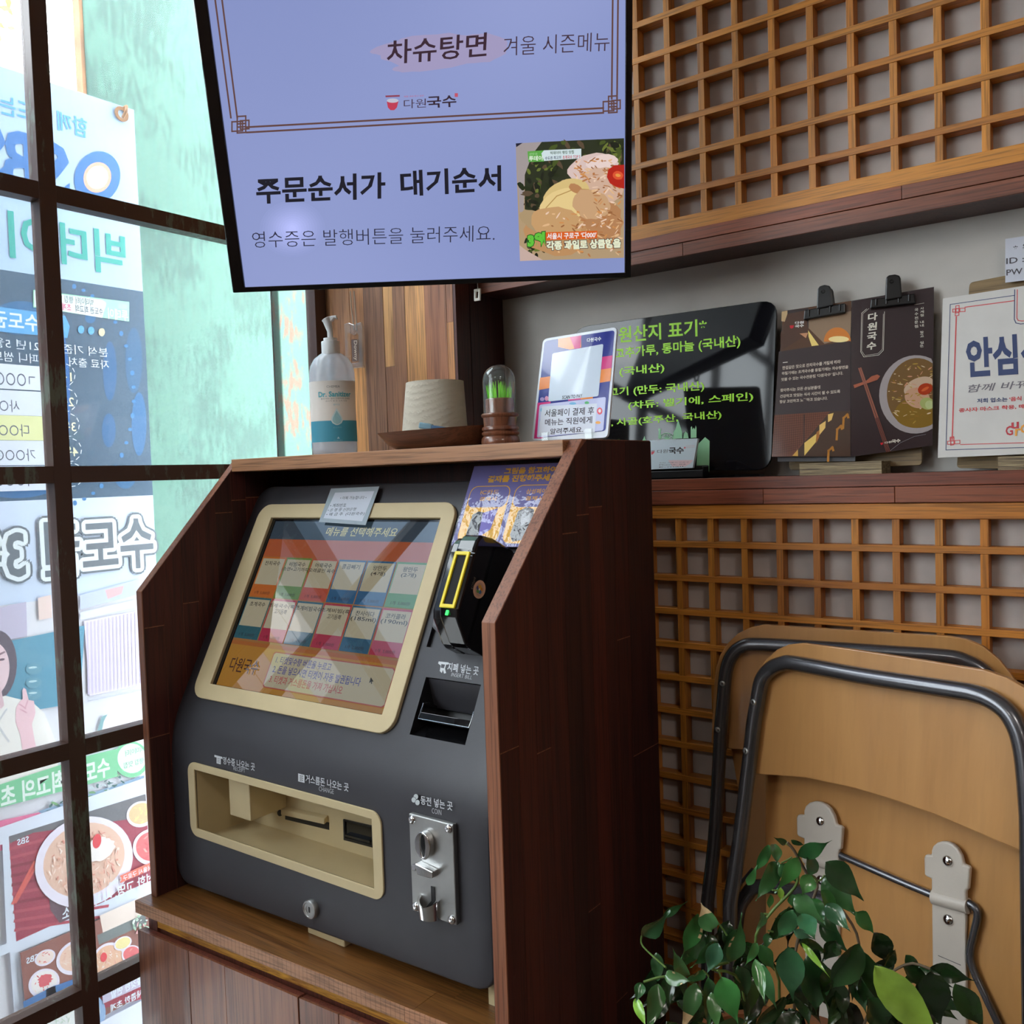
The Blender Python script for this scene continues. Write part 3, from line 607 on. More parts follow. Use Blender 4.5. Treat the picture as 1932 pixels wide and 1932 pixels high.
# food photograph in the lower right of the screen
F = Flat(tn, .00004, .0028)
q = tvq
def pol(pts, c): F.poly([q(*p) for p in pts], c)
pol([(973, 271), (1177, 261), (1177, 486), (981, 492)], S2L(176, 150, 116))
pol([(1022, 268), (1177, 261), (1177, 330), (1120, 330), (1060, 340), (1010, 400), (990, 395), (990, 330), (1000, 290)], S2L(42, 48, 30))
pol([(973, 271), (1022, 268), (1004, 292), (990, 330), (988, 400), (980, 400)], S2L(160, 150, 150))
GR = [S2L(70, 84, 34), S2L(36, 44, 22), S2L(104, 116, 50), S2L(28, 32, 20), S2L(88, 72, 54)]
for k in range(130):
    x, y = random.choice([(random.uniform(1025, 1172), random.uniform(268, 312)), (random.uniform(992, 1062), random.uniform(300, 352)), (random.uniform(982, 1018), random.uniform(350, 425)), (random.uniform(986, 1030), random.uniform(425, 482)), (random.uniform(1140, 1172), random.uniform(270, 305))])
    F.poly(bell(x, y, random.uniform(3, 11), random.uniform(2, 6), random.uniform(0, 3), 8, .25, pr=q), random.choice(GR))
def blob(cx, cy, rx, ry, rot, c, j=.05): F.poly([p for p in bell(cx, cy, rx, ry, rot, 24, j, pr=q)], c)
blob(1118, 318, 48, 28, -.2, S2L(214, 190, 184)); blob(1135, 306, 30, 14, -.2, S2L(228, 206, 200)); blob(1135, 350, 40, 34, .2, S2L(206, 172, 150)); blob(1130, 420, 44, 44, 0, S2L(178, 128, 86), .08); blob(1050, 440, 60, 42, .1, S2L(186, 140, 94), .06)
blob(1068, 370, 46, 30, -.4, S2L(212, 186, 124), .02); blob(1064, 388, 48, 32, -.35, S2L(226, 200, 138), .02); F.line([q(1030, 392), q(1050, 370), q(1085, 356), q(1110, 358)], .0012, S2L(176, 140, 80)); blob(1086, 356, 14, 8, .5, S2L(180, 128, 84))
blob(1114, 385, 36, 28, .3, S2L(198, 158, 118), .06); blob(1012, 418, 34, 17, .5, S2L(170, 146, 110), .07); blob(1050, 420, 50, 30, .1, S2L(196, 154, 106), .05)
for k in range(200):
    x, y = random.choice([(random.uniform(1118, 1172), random.uniform(350, 460)), (random.uniform(1085, 1160), random.uniform(300, 345)), (random.uniform(1030, 1170), random.uniform(400, 482))])
    F.poly(bell(x, y, random.uniform(2, 8), random.uniform(.8, 2.2), random.uniform(-1, 1), 6, .3, pr=q), random.choice([S2L(222, 180, 134), S2L(176, 116, 70), S2L(232, 200, 176), S2L(204, 140, 80), S2L(150, 98, 58)]))
pol([(1144, 334), (1147, 320), (1158, 312), (1177, 311), (1177, 356), (1162, 353), (1150, 346)], S2L(176, 34, 20)); blob(1165, 331, 10, 8, .2, S2L(214, 82, 46)); blob(1165, 331, 5, 3, .2, S2L(226, 150, 70))
pol([(980, 462), (990, 470), (1024, 490), (981, 492)], S2L(196, 170, 160)); pol([(973, 271), (986, 270), (974, 278)], S2L(30, 30, 50))
def tq(s, tl, tr, bl, c, b=0., o=None):
    if o: F.text(s, q(*tl), q(*tr), q(*bl), o, b+.06)
    F.text(s, q(*tl), q(*tr), q(*bl), c, b)
pol([(995, 286), (1026, 284), (1026, 305), (997, 306)], S2L(92, 164, 72)); pol([(1021, 290), (1026, 284), (1096, 281), (1096, 299), (1026, 304)], S2L(206, 222, 226))
tq('생방송', (998, 289), (1014, 288), (998, 294), S2L(160, 210, 150)); tq('투데이', (998, 295), (1023, 294), (998, 304), S2L(222, 236, 216), .03); tq('빅데이터 랭킹 맛집', (1038, 286), (1082, 284), (1038, 292), S2L(70, 92, 70), .02)
tq('수도권 최고의', (1028, 296), (1058, 294), (1028, 302), S2L(50, 50, 90), .02); tq('초계국수 TOP 5', (1061, 294), (1094, 292), (1061, 301), S2L(190, 60, 80), .02)
pol([(1029, 438), (1126, 435), (1126, 449), (1029, 453)], S2L(214, 92, 26)); tq("서울시 구로구 '다000'", (1032, 440), (1124, 437), (1032, 451), S2L(232, 226, 226), .03)
tq('3위', (997, 442), (1026, 439), (997, 465), S2L(96, 190, 60), .08, S2L(30, 90, 30)); tq('각종 과일로 상큼함을', (1031, 455), (1169, 450), (1032, 471), S2L(226, 230, 200), .05, S2L(60, 50, 60))
F.build('food_photo', M_['tvpix'], tvt)
# ceiling arm behind the screen
c0 = TVP(.5, .6)-tn*.03
MB().prism([TVP(.4, .5)-tn*.03, TVP(.6, .5)-tn*.03, TVP(.6, .7)-tn*.03, TVP(.4, .7)-tn*.03], -tn*.02).tube([c0-tn*.015, c0-tn*.1, V(*(c0-tn*.1).xy, CEIL-.001)], .014, 10).build('mounting_arm', M_['black'], tvt)
tg = thing('dangling_tag', 'tiny clear tag dangling just below the screen beside the dark post', 'tag', (0, 0, 0))
yt = tvq(901, 531).y+.012; a = P(901, 537, 'y', yt); b_ = P(902, 548, 'y', yt); c_ = P(902, 568, 'y', yt)
M_['clear'] = thin_glass('clear_plastic', (.93, .95, .95), 1.3, 1.5, .03, .10, (.9, .9, .86))
MB().ring([b_+V(-.0055, 0, .002), b_+V(.0055, 0, .002), c_+V(.005, 0, 0), c_+V(-.005, 0, 0)], [b_+V(-.0025, 0, -.002), b_+V(.0025, 0, -.002), c_+V(.002, 0, .004), c_+V(-.002, 0, .004)], (0, -.003, 0)).build('tag', simple('milky_plastic', (.75, .74, .66), .2), tg, bevel=.0006)
MB().tube([b_+V(0, 0, 0), a, P(900, 526, 'y', yt)], .0007, 5).build('cord', simple('white_cord', (.6, .58, .52), .8), tg)
# ================================================================== wooden booth around the ticket machine
XL0, XL1, XR0, XR1 = -1.3456, -1.3300, -.6410, -.6216
YB0, YB1 = .80, 1.184
CT, CB = H-.66, H-.679; SKW = .042                    # counter top board
booth = thing('kiosk_booth', 'dark butcher-block booth with slanted sides built around the ticket machine', 'booth', (-.98, 1.0, CT))
M_['panel'] = wood('dark_panel_stave', (.070, .0150, .010), (.036, .008, .007), 'z', .6, .7, .6, objcol=True)
prof = [(YB0, None), (YB0, H-.165), (.9965, H+.044), (YB1-.003, H+.044), (YB1, H+.041)]
def topz(y): return H-.165+(y-YB0)/(.9965-YB0)*.209 if y < .9965 else H+.044
def side_panel(x0, x1, zb, face):
    pts = [(x0, YB0, zb)]+[(x0, y, z) for y, z in prof[1:]]+[(x0, YB1, zb)]
    o = MB().prism(pts, (x1-x0, 0, 0)).build('side_panel', M_['edge'], booth, color=(.75, .72, .72), bevel=.0008)
    rnd = random.Random(5); ys = [YB0+.0012]
    while ys[-1] < YB1-.05: ys.append(ys[-1]+rnd.choice([.030, .034, .036, .040]))
    ys[-1] = YB1-.0012
    for fx, sgn in face:
        for i, (a, b) in enumerate(zip(ys, ys[1:])):
            z = zb+.001; zt_ = max(topz(a), topz(b)); k = 0; cuts = [z]+sorted(z+rnd.uniform(.12, zt_-z-.05) for _ in range(2 if zt_-z > .4 else 1))+[zt_]
            for z0, z1 in zip(cuts, cuts[1:]):
                if z1-z0 < .03: continue
                h0 = min(z1, topz(a))-.001; h1 = min(z1, topz(b))-.001
                if h0 < z0+.002: continue
                e = .0003+.00015*((i+k)%3)/2; k += 1; g = .00025
                q = [(fx, a+g, z0+g), (fx, b-g, z0+g), (fx, b-g, h1-g), (fx, a+g, h0-g)]
                w = rnd.choice([(1, .95, .95), (1.25, 1.0, 1.0), (.7, .7, .8), (1.55, 1.25, 1.1), (1.15, .9, .9), (.85, .8, .85)])
                MB().prism(q, (sgn*e, 0, 0)).build('stave', M_['panel'], o, color=w)
side_panel(XR0, XR1, .0, ((XR1, 1),))
side_panel(XL0, XL1, CT, ((XL1, 1),))
MB().box((XR0-.0008, YB0+.001, CT), (XR0-.0001, YB1-.02, H-.17)).build('inner_face', M_['panel'], booth, color=(.9, .9, .9))
tb = MB().box((XL1, .9805, H+.0225), (XR0, YB1, H+.044)).build('top_board', wood('top_board_oak', (.50, .25, .12), (.34, .15, .065), 'x', .45, .9, .6), booth, bevel=.001)
MB().box((XL1+.0004, YB1-.02, CT+.0003), (XR0-.001, YB1-.001, H+.0222)).build('back_panel', M_['panel'], booth, color=(.9, .9, .9))
# ---- counter it stands on
cab = thing('counter_cabinet', 'brown wooden cabinet with plank doors under the ticket machine', 'cabinet', (-1.0, 1.0, 0))
ya = [.7765, .822, .868, .915, .962, 1.01, 1.06, 1.12, YB1]
jn = {0: [-.772], 1: [-.745], 2: [-.95, -.66], 3: [-.8], 4: [-1.1], 5: [], 6: [-.9], 7: []}
for i, (a, b) in enumerate(zip(ya, ya[1:])):
    xs = [XL0-.006]+jn[i]+[XR0-.0002]
    for j, (x0, x1) in enumerate(zip(xs, xs[1:])):
        MB().box((x0+.0002, a+.00015, CB), (x1-.0002, b-.00015, CT-.0002*((i+j)%2))).build('counter_stave', M_['counter'], cab, color=[(1, 1, 1), (.86, .84, .8), (1.15, 1.12, 1.1), (.95, .9, .85)][(i*3+j)%4])
for x0, x1, c in ((XL0-.006, -.785, (1, 1, 1)), (-.785, XR0-.0002, (1.12, 1.1, 1.1))):
    MB().box((x0+.0002, .775, CB-.0005), (x1-.0002, .7765, CT-.0003)).build('front_edge', M_['counter_front'], cab, color=c)
xap = P(296, 1742, 'y', .790).x; xcs = P(281, 1736, 'y', .790).x
MB().box((xap, .7935, CB-.06), (XR0-.001, .815, H-.7018)).build('rail_below', M_['dark_z'], cab, color=(2, 1.8, 1.7))
MB().box((xap, .790, H-.7015), (XR0-.001, .815, CB-.0006)).build('yellow_apron', M_['yellow_wood'], cab, label='golden yellow strip of wood under the counter edge')
MB().box((xcs, .7895, 0), (xap-.0005, YB1, CB-.0006)).build('carcass_side', M_['dark_z'], cab, color=(2.2, 2.2, 2.0))
MB().box((XR0-.02, .8155, 0), (XR0-.001, YB1, CB-.0006)).build('carcass_side', M_['dark_z'], cab, color=(2, 2, 2))
MB().box((xap, YB1-.02, 0), (XR0-.02, YB1-.002, CB-.0006)).build('carcass_back', M_['dark_z'], cab, color=(2, 2, 2))
DY = .775
dz = H-.7065
xd = [P(x, 1800, 'y', DY).x for x in (262, 349, 541)]
xg = P(547, 1885, 'y', DY).x
t = M_['counter_front'].node_tree; bb = t.nodes['Principled BSDF']; src = bb.inputs['Base Color'].links[0].from_socket
wv = node(t, 'ShaderNodeTexWave', i_Scale=38, i_Distortion=3.0, i_Detail=1); wv.inputs['Detail Scale'].default_value = .4; lk(t, coords(t, (1, 1, .35)), wv.inputs[0])
mm = node(t, 'ShaderNodeMix', data_type='RGBA', blend_type='MULTIPLY'); mm.inputs[0].default_value = 1; lk(t, src, mm.inputs[6]); lk(t, ramp(t, wv.outputs[1], [(.03, (.72,)*3), (.10, (1, 1, 1))]), mm.inputs[7]); lk(t, mm.outputs[2], bb.inputs['Base Color'])
M_['door'] = wood('door_plank', (.30, .13, .07), (.15, .058, .034), 'z', .34, .8, .55, objcol=True, coat=.15)
for name, spans in (('left', [(xd[0], xd[1]), (xd[1], xd[1]+.085), (xd[1]+.085, xd[2])]), ('right', [(xg, xg+.075), (xg+.075, xg+.15), (xg+.15, XR0-.003)])):
    d = MB().box((spans[0][0]+.001, DY+.004, .08), (spans[-1][1]-.001, DY+.013, dz-.0005)).build('door', M_['dark_z'], cab, color=(3, 2.6, 2.4))
    for i, (a, b) in enumerate(spans):
        MB().box((a+(.0003 if i else 0), DY+.0004*(i%2), .078), (b-.0006, DY+.004, dz)).build('plank', M_['door'], d, color=[(1, .95, 1), (1.25, 1.15, 1.1), (1.15, 1.05, 1.0)][i], bevel=.0004)
MB().box((XL0+.03, .86, 0), (XR0-.02, .875, .08)).build('plinth', M_['dark_z'], cab, color=(1, 1, 1))
# ================================================================== ticket machine
KY, KZB = .838, H-.6385
A0 = V(0, .861, H-.3507); th = math.atan2(.463, .8864); KU, KN = V(0, math.sin(th), math.cos(th)), V(0, -math.cos(th), math.sin(th))
Tt = .045; RAD = Tt/math.tan(th/2); zk = H-.3507-.0497*math.cos(th); L1 = (zk-Tt)-KZB; L2 = RAD*th
vst = -.0497+Tt; STOP = L1+L2+(.387-vst)
def sp(s):                                   # distance up the front skin -> (y, z, normal)
    if s <= L1: return KY, KZB+s, V(0, -1, 0)
    if s < L1+L2:
        a = (s-L1)/RAD; return KY+RAD*(1-math.cos(a)), KZB+L1+RAD*math.sin(a), V(0, -math.cos(a), math.sin(a))
    q = A0+KU*(vst+s-L1-L2); return q.y, q.z, KN.copy()
def s_of_v(v): return L1+L2+(v-vst)
def s_of_z(z): return z-KZB
def K(x, v, n=0): return V(x, 0, 0)+A0+KU*v+KN*n
def Kp(x, y, n=0):                           # pixel on the slanted face, n above it
    return PP(x, y, A0+KN*n, KN)
BX0, BX1, CRR = -1.327, -.674, .03
tray = dict(x0=-1.264, x1=-.868, z0=H-.545, z1=H-.450)
bill = dict(x0=-.8235, x1=-.7285, v0=.0145, v1=.093)
rec = dict(x0=-.838, x1=-.70, v0=.134, v1=.285)
holes = [(tray['x0'], tray['x1'], s_of_z(tray['z0']), s_of_z(tray['z1'])), (bill['x0'], bill['x1'], s_of_v(bill['v0']), s_of_v(bill['v1'])), (rec['x0'], rec['x1'], s_of_v(rec['v0']), s_of_v(rec['v1']))]
def halfin(s):                                # corner inset at height s
    d = min(s, STOP-s)
    return CRR-math.sqrt(max(0, CRR**2-(CRR-d)**2)) if d < CRR else 0
ss = sorted({0, STOP, *[CRR*(1-math.cos(R(90*k/7))) for k in range(1, 8)], *[STOP-CRR*(1-math.cos(R(90*k/7))) for k in range(1, 8)], *[L1+L2*k/10 for k in range(11)], *[h[i] for h in holes for i in (2, 3)]})
xi = sorted({h[i] for h in holes for i in (0, 1)})
m = MB(); rows = []
for s in ss:
    y, z, n = sp(s); h = halfin(s); x0, x1 = BX0+h, BX1-h; row = []
    for x in [x0]+[min(max(x, x0), x1) for x in xi]+[x1]: m.v.append(V(x, y, z)); row.append(len(m.v)-1)
    rows.append(row)
for i in range(len(ss)-1):
    smid = (ss[i]+ss[i+1])/2
    for j in range(len(xi)+1):
        xa = ([BX0]+xi+[BX1])[j]; xb = ([BX0]+xi+[BX1])[j+1]; xm = (xa+xb)/2
        if any(h[0]-1e-6 < xm < h[1] and h[2] < smid < h[3] for h in holes): continue
        m.f.append([rows[i][j], rows[i][j+1], rows[i+1][j+1], rows[i+1][j]]); m.c.append(None)
# rolled edge: rim loop outwards then back
loop = [r[-1] for r in rows]+[r[0] for r in reversed(rows)]
info = [(s, 1) for s in ss]+[(s, -1) for s in reversed(ss)]
base = [m.v[i] for i in loop]; N = len(loop); prev = loop
def outdir(k):
    s, sd = info[k]; a = m.v[loop[(k+1) % N]]-m.v[loop[k-1]]; n = sp(s)[2]; o = a.cross(n)
    return o.normalized()
outs = [outdir(k) for k in range(N)]
for off, back in ((.0022, .0008), (.0036, .003), (.004, .006), (.004, .06)):
    cur = []
    for k in range(N):
        m.v.append(base[k]+outs[k]*off-sp(info[k][0])[2]*back); cur.append(len(m.v)-1)
    for k in range(N): k2 = (k+1) % N; m.f.append([prev[k], cur[k], cur[k2], prev[k2]]); m.c.append(None)
    prev = cur
km = thing('ticket_machine', 'charcoal ticket machine with cream screen frame and coin slot inside the booth', 'kiosk', (-1.0, .95, CT))
m.build('front_shell', M_['kiosk'], km, smooth=40)
MB().prism([(BX0+.012, .97, KZB+.004), (BX0+.012, YB1-.03, KZB+.004), (BX0+.012, YB1-.03, H-.02), (BX0+.012, 1.10, H-.02)], (BX1-BX0-.024, 0, 0)).build('rear_housing', M_['kiosk'], km)
# screen frame, black gap, glass
bx0, bx1, bv0, bv1 = -1.3005, -.8505, .0075, .352
SX0, SX1, SV0, SV1 = -1.262, -.8765, .0325, .3265
KPL = Pl(K(0, 0, 0)*1, V(1, 0, 0), KU, 1, 1)
def kr(x0, v0, x1, v1, r, n0, n=6):
    out = []
    for cx, cy, a0 in ((x1-r, v0+r, -90), (x1-r, v1-r, 0), (x0+r, v1-r, 90), (x0+r, v0+r, 180)):
        for k in range(n+1): a = R(a0+90*k/n); out.append(K(cx+r*math.cos(a), cy+r*math.sin(a), n0))
    return out
MB().ring(kr(bx0, bv0, bx1, bv1, .026, .0), kr(SX0, SV0, SX1, SV1, .001, .0), KN*.0065).build('screen_frame', M_['cream'], km, bevel=.0012, label='cream screen surround')
MB().prism(kr(SX0, SV0, SX1, SV1, .001, .0005), KN*.0008).build('screen_gap', M_['gloss_black'], km)
m_ = printed('kiosk_backlight', .02, emit=.38, ior=2.8)
DX0, DX1, DV0, DV1 = -1.2515, -.8768, .0335, .3215
D = Pl(K(DX0, DV0, .0018), V(1, 0, 0), KU, DX1-DX0, DV1-DV0)
F = Flat(KN, .00003, 0.0)
def dr(a0, b0, a1, b1, c): F.poly(rect(D, a0, b0, a1, b1), c)
def dtx(s, a0, b1, a1, b0, c, b=0., sh=0.): F.text(s, D(a0, b1), D(a1, b1), D(a0, b0), c, b, sh)
dr(0, 0, 1, 1, S2L(176, 122, 62)); dr(0, .885, 1, 1, S2L(58, 78, 92)); dr(0, .775, 1, .885, S2L(196, 98, 52)); dr(0, .0, 1, .24, S2L(200, 142, 50)); dr(0, .24, 1, .262, S2L(190, 110, 50))
dtx('메뉴를 선택해주세요', .36, .965, .78, .912, S2L(236, 226, 150), .01, .15)
CREAM = S2L(206, 196, 164)
cols_ = [[('잔치국수', '', (214, 116, 40)), ('비빔국수', '(소면+고기까지)', (110, 150, 60)), ('어묵국수', '(오래끓인 육수)', (200, 86, 60)), ('콩곱빼기', '', (40, 104, 150)), ('왕만두', '(4개)', (40, 104, 150)), ('왕만두', '(2개)', (90, 156, 80))],
         [('초계국수', '', (40, 104, 116)), ('초계국수(혹)', '고기듬뿍', (190, 50, 80)), ('초계비빔국수', '', (36, 98, 116)), ('초계비빔(혹)', '고기듬뿍', (190, 50, 80)), ('찬사이다', '(185ml)', (36, 98, 130)), ('코카콜라', '(190ml)', (190, 50, 80))]]
for r_ in range(2):
    for k in range(6):
        a0 = k/6+.003; a1 = (k+1)/6-.003; b1 = .772-.252*r_; b0 = b1-.245; s1, s2, c = cols_[r_][k]; c = S2L(*c)
        dr(a0, b0, a1, b1, c); dr(a0+.006, b0+.075, a1-.006, b1-.01, CREAM)
        w = .013*len(s1); mid = (a0+a1)/2; dtx(s1, mid-w, b1-.025, mid+w, b1-.052, S2L(50, 46, 44), .01)
        if s2: w = .010*len(s2); dtx(s2, mid-w, b1-.057, mid+w, b1-.084, S2L(50, 46, 44), .01)
        dtx('1개  5,000원', mid-.05, b0+.035, mid+.05, b0+.014, S2L(50, 40, 40), 0)
dtx('다원국수', .05, .165, .235, .085, S2L(70, 40, 40), .01)
F.poly([D(*p) for p in ((.30, .04), (.31, .028), (.985, .028), (.997, .04), (.997, .215), (.985, .226), (.31, .226), (.30, .215))], S2L(190, 90, 80)); F.poly([D(*p) for p in ((.305, .045), (.315, .034), (.98, .034), (.992, .045), (.992, .21), (.98, .22), (.315, .22), (.305, .21))], CREAM)
dtx('1. 티켓및수량 버튼을 누르고', .33, .205, .66, .165, S2L(70, 76, 160), .01); dtx('2. 돈을 넣으시면 티켓이 자동 발권됩니다', .33, .155, .84, .112, S2L(70, 76, 160), .01); dtx('3. 티켓과 거스름돈을 가져 가십시오', .33, .10, .76, .058, S2L(200, 80, 90), .01)
F.poly([D(*p) for p in ((.885, .165), (.885, .135), (.892, .142), (.897, .132), (.901, .134), (.897, .144), (.905, .146))], S2L(60, 60, 60))
F.build('display', m_, km)
# printed lettering on the shell
F = Flat((0, -1, 0), .0001, .0003); LT = S2L(206, 210, 214)
def sk(x, y): return P(x, y, 'y', KY)
F.text('영수증 나오는 곳', sk(421, 1427), sk(481, 1440), sk(421, 1441), LT, .015); F.text('RECEIPT', sk(441, 1445), sk(463, 1450), sk(441, 1453), LT, -.01)
F.poly([sk(*p) for p in ((405, 1424), (420, 1428), (420, 1432), (417, 1431), (417, 1442), (409, 1440), (409, 1429), (405, 1428))], LT)
for k in range(3): F.line([sk(410.5, 1431+3*k), sk(415.5, 1432+3*k)], .0006, S2L(60, 60, 68))
F.build('receipt_lettering', M_['white_print'], km); F = Flat((0, -1, 0), .0001, .0003)
F.text('거스름돈 나오는 곳', sk(577, 1461), sk(658, 1478), sk(577, 1476), LT, .015); F.text('CHANGE', sk(602, 1483), sk(630, 1489), sk(602, 1492), LT, -.01)
F.poly([sk(*p) for p in ((563, 1459), (575, 1462), (575, 1477), (563, 1474))], LT)
for k in range(3): F.poly(bell(569, 1464+4*k, 3.2, 1.6, .2, 12, pr=sk), S2L(70, 70, 78)); F.poly(bell(569, 1464+4*k, 2, .8, .2, 12, pr=sk), LT)
F.build('change_lettering', M_['white_print'], km); F = Flat((0, -1, 0), .0001, .0003)
F.text('동전 넣는 곳', sk(794, 1501), sk(854, 1513), sk(794, 1517), LT, .015); F.text('COIN', sk(815, 1524), sk(833, 1528), sk(815, 1534), LT, -.01)
for cx, cy in ((785, 1503), (781, 1509), (788, 1514)): F.poly(bell(cx, cy, 5, 5.8, pr=sk), S2L(60, 60, 68)); F.poly(bell(cx, cy, 4.2, 5, pr=sk), S2L(196, 204, 206))
F.build('coin_lettering', M_['white_print'], km)
F = Flat(KN, .0001, .0003)
F.text('지폐 넣는 곳', Kp(846, 1250), Kp(904, 1258), Kp(844, 1266), LT, .015); F.text('INSERT BILL', Kp(853, 1269), Kp(892, 1275), Kp(851, 1276), LT, -.01)
F.poly([Kp(*p) for p in ((828, 1248), (847, 1250), (846, 1254), (842, 1254), (840, 1262), (842, 1270), (838, 1271), (836, 1264), (834, 1270), (830, 1266), (832, 1256), (827, 1252))], LT); F.poly([Kp(*p) for p in ((833, 1253), (840, 1254), (838, 1261), (832, 1260))], S2L(70, 70, 78))
F.build('bill_lettering', M_['white_print'], km)
# receipt and change tray
x0, x1, z0, z1 = tray['x0'], tray['x1'], tray['z0'], tray['z1']
def vr(x0, z0, x1, z1, r, y, n=6):
    out = []
    for cx, cy, a0 in ((x1-r, z0+r, -90), (x1-r, z1-r, 0), (x0+r, z1-r, 90), (x0+r, z0+r, 180)):
        for k in range(n+1): a = R(a0+90*k/n); out.append(V(cx+r*math.cos(a), y, cy+r*math.sin(a)))
    return out
fr = MB().ring(vr(-1.2818, H-.5585, -.8505, H-.4385, .018, KY), vr(x0, z0, x1, z1, .0008, KY), (0, -.003, 0)).build('tray_frame', M_['cream'], km, bevel=.0008, label='cream frame round the receipt and change tray')
BYk = KY+.095; cav = MB(); w = .001
cav.box((x0-w, KY+.001, z0-.018-w), (x1+w, BYk, z0-.018)).box((x0-w, KY+.001, z1), (x1+w, BYk, z1+w)).box((x0-w, KY+.001, z0-.018), (x0, BYk, z1)).box((x1, KY+.001, z0-.018), (x1+w, BYk, z1))
cav.build('tray_liner', M_['cream'], fr)
bw = MB().box((x0, BYk, z0-.018), (x1, BYk+w, z1)).build('tray_back', M_['cream'], fr)
q = P(473, 1550, 'z', H-.5218)
MB().box((q.x-.052, KY+.024, H-.5218), (q.x, BYk, z1)).build('receipt_chute', M_['cream'], fr, bevel=.0015)
def bk(x, y): return P(x, y, 'y', BYk-.0004)
MB().prism([bk(*p) for p in ((538, 1533), (621, 1552), (621, 1566), (538, 1546))], (0, .0003, 0)).build('change_slot', M_['black'], fr)
MB().prism([bk(*p) for p in ((537, 1520), (619, 1538), (619, 1549), (537, 1531))], (0, -.008, -.003)).build('slot_flap', M_['cream'], fr, bevel=.001)
sl = MB().ring([bk(*p) for p in ((649, 1545), (706, 1558), (707, 1599), (650, 1584))], [bk(*p) for p in ((652, 1549), (703, 1561), (703, 1594), (653, 1580))], (0, -.002, 0))
sl.build('printer_mouth', M_['black'], fr); MB().prism([bk(*p) for p in ((650, 1547), (705, 1560), (706, 1597), (651, 1582))], (0, .0003, 0)).prism([bk(*p) for p in ((656, 1572), (703, 1584), (703, 1588), (656, 1576))], (0, -.006, 0)).build('printer_blade', M_['gloss_black'], fr)
MB().prism(bell(528, 1534, 5, 6, n=16, pr=bk), (0, .0003, 0)).build('screw_hole', M_['black'], fr)
# bill slot: sunk well with a clear lipped chute
x0, x1, v0, v1 = bill['x0'], bill['x1'], bill['v0'], bill['v1']; dp = .045
wl = MB()
for a, b in (((x0, v0), (x1, v0)), ((x1, v0), (x1, v1)), ((x1, v1), (x0, v1)), ((x0, v1), (x0, v0))):
    wl.add([K(*a, 0), K(*b, 0), K(*b, -dp), K(*a, -dp)], [[0, 1, 2, 3]])
wl.add([K(x0, v0, -dp), K(x1, v0, -dp), K(x1, v1, -dp), K(x0, v1, -dp)], [[0, 1, 2, 3]])
wb = wl.build('bill_well', M_['black'], km)
MB().add([K(x0+.0005, v1-.0005, -.004), K(x1-.0005, v1-.0005, -.004), K(x1-.0005, v0+.045, -.034), K(x0+.0005, v0+.045, -.034), K(x0+.0005, v0+.045, -.038), K(x1-.0005, v0+.045, -.038), K(x1-.0005, v1-.0005, -.008), K(x0+.0005, v1-.0005, -.008)], [[0, 3, 2, 1], [3, 4, 5, 2], [4, 7, 6, 5], [0, 1, 6, 7], [0, 7, 4, 3], [1, 2, 5, 6]]).build('well_cover', M_['kiosk'], wb)
MB().add([K(x0+.0005, v0+.0005, -.004), K(x1-.0005, v0+.0005, -.004), K(x1-.0005, v0+.026, -.032), K(x0+.0005, v0+.026, -.032)], [[0, 1, 2, 3]]).build('lower_ramp', M_['gloss_black'], wb)
lip = MB(); xa, xb = x0+.005, x1-.002
lip.prism([K(xa, .036, -.006), K(xb, .036, -.006), K(xb, .040, -.03), K(xa, .040, -.03)], KN*.0015+KU*.001)
lip.prism([K(xa, .036, -.003), K(xb, .036, -.003), K(xb, .046, -.002), K(xa, .046, -.002)], -KN*.0018)
for x in (xa, xb-.0015): lip.prism([K(x, .036, -.003), K(x, .058, -.004), K(x, .062, -.012), K(x, .062, -.032), K(x, .036, -.032)], (.0015, 0, 0))
lip.build('bill_chute', M_['gloss_black'], wb, bevel=.0005)
MB().tube([K(xa+.0007, .062, -.014), K(xa+.0007, .058, -.003), K(xa+.0007, .037, -.0018), K(xb-.0007, .037, -.0018), K(xb-.0007, .058, -.003), K(xb-.0007, .062, -.014)], .0007, 6).build('chute_rim', M_['chrome'], wb)
# card reader recess and reader
x0, x1, v0, v1 = rec['x0'], rec['x1'], rec['v0'], rec['v1']
wl = MB()
for a, b in (((x0, v0), (x1, v0)), ((x1, v0), (x1, v1)), ((x1, v1), (x0, v1)), ((x0, v1), (x0, v0))): wl.add([K(*a, 0), K(*b, 0), K(*b, -.006), K(*a, -.006)], [[0, 1, 2, 3]])
wl.add([K(x0, v0, -.006), K(x1, v0, -.006), K(x1, v1, -.006), K(x0, v1, -.006)], [[0, 1, 2, 3]])
wl.build('reader_recess', M_['kiosk'], km)
rx0, rx1 = -.766, -.735
def rprof(x, e=0, t=0): return [K(x, v, n) for n, v in ((-.005, .281), (.045-t, .279), (.070-t, .273), (.0765-t, .262), (.0775-t, .25), (.0775-t, .168), (.073-t, .158), (.042-t, .133), (.034-t, .130), (-.005, .130))]
rd = MB().prism(rprof(rx0), (rx1-rx0, 0, 0)).build('card_reader', M_['gloss_black'], km, bevel=.0035, seg=3)
MB().prism(rprof(-.7865, 0, .012), (.0195, 0, 0)).build('reader_shell', M_['gloss_black'], rd, bevel=.003)
MB().prism([K(-.83, .16, -.005), K(-.80, .145, -.005), K(-.74, .14, -.005), K(-.74, .18, -.005), K(-.83, .20, -.005)], KN*.018).build('reader_bracket', simple('grey_bracket', (.12, .12, .13), .4), rd, bevel=.004)
M_['yellow'] = simple('yellow_frame', (.85, .68, .01), .35)
def fr_(x, v, n=.0777): return K(x, v, n)
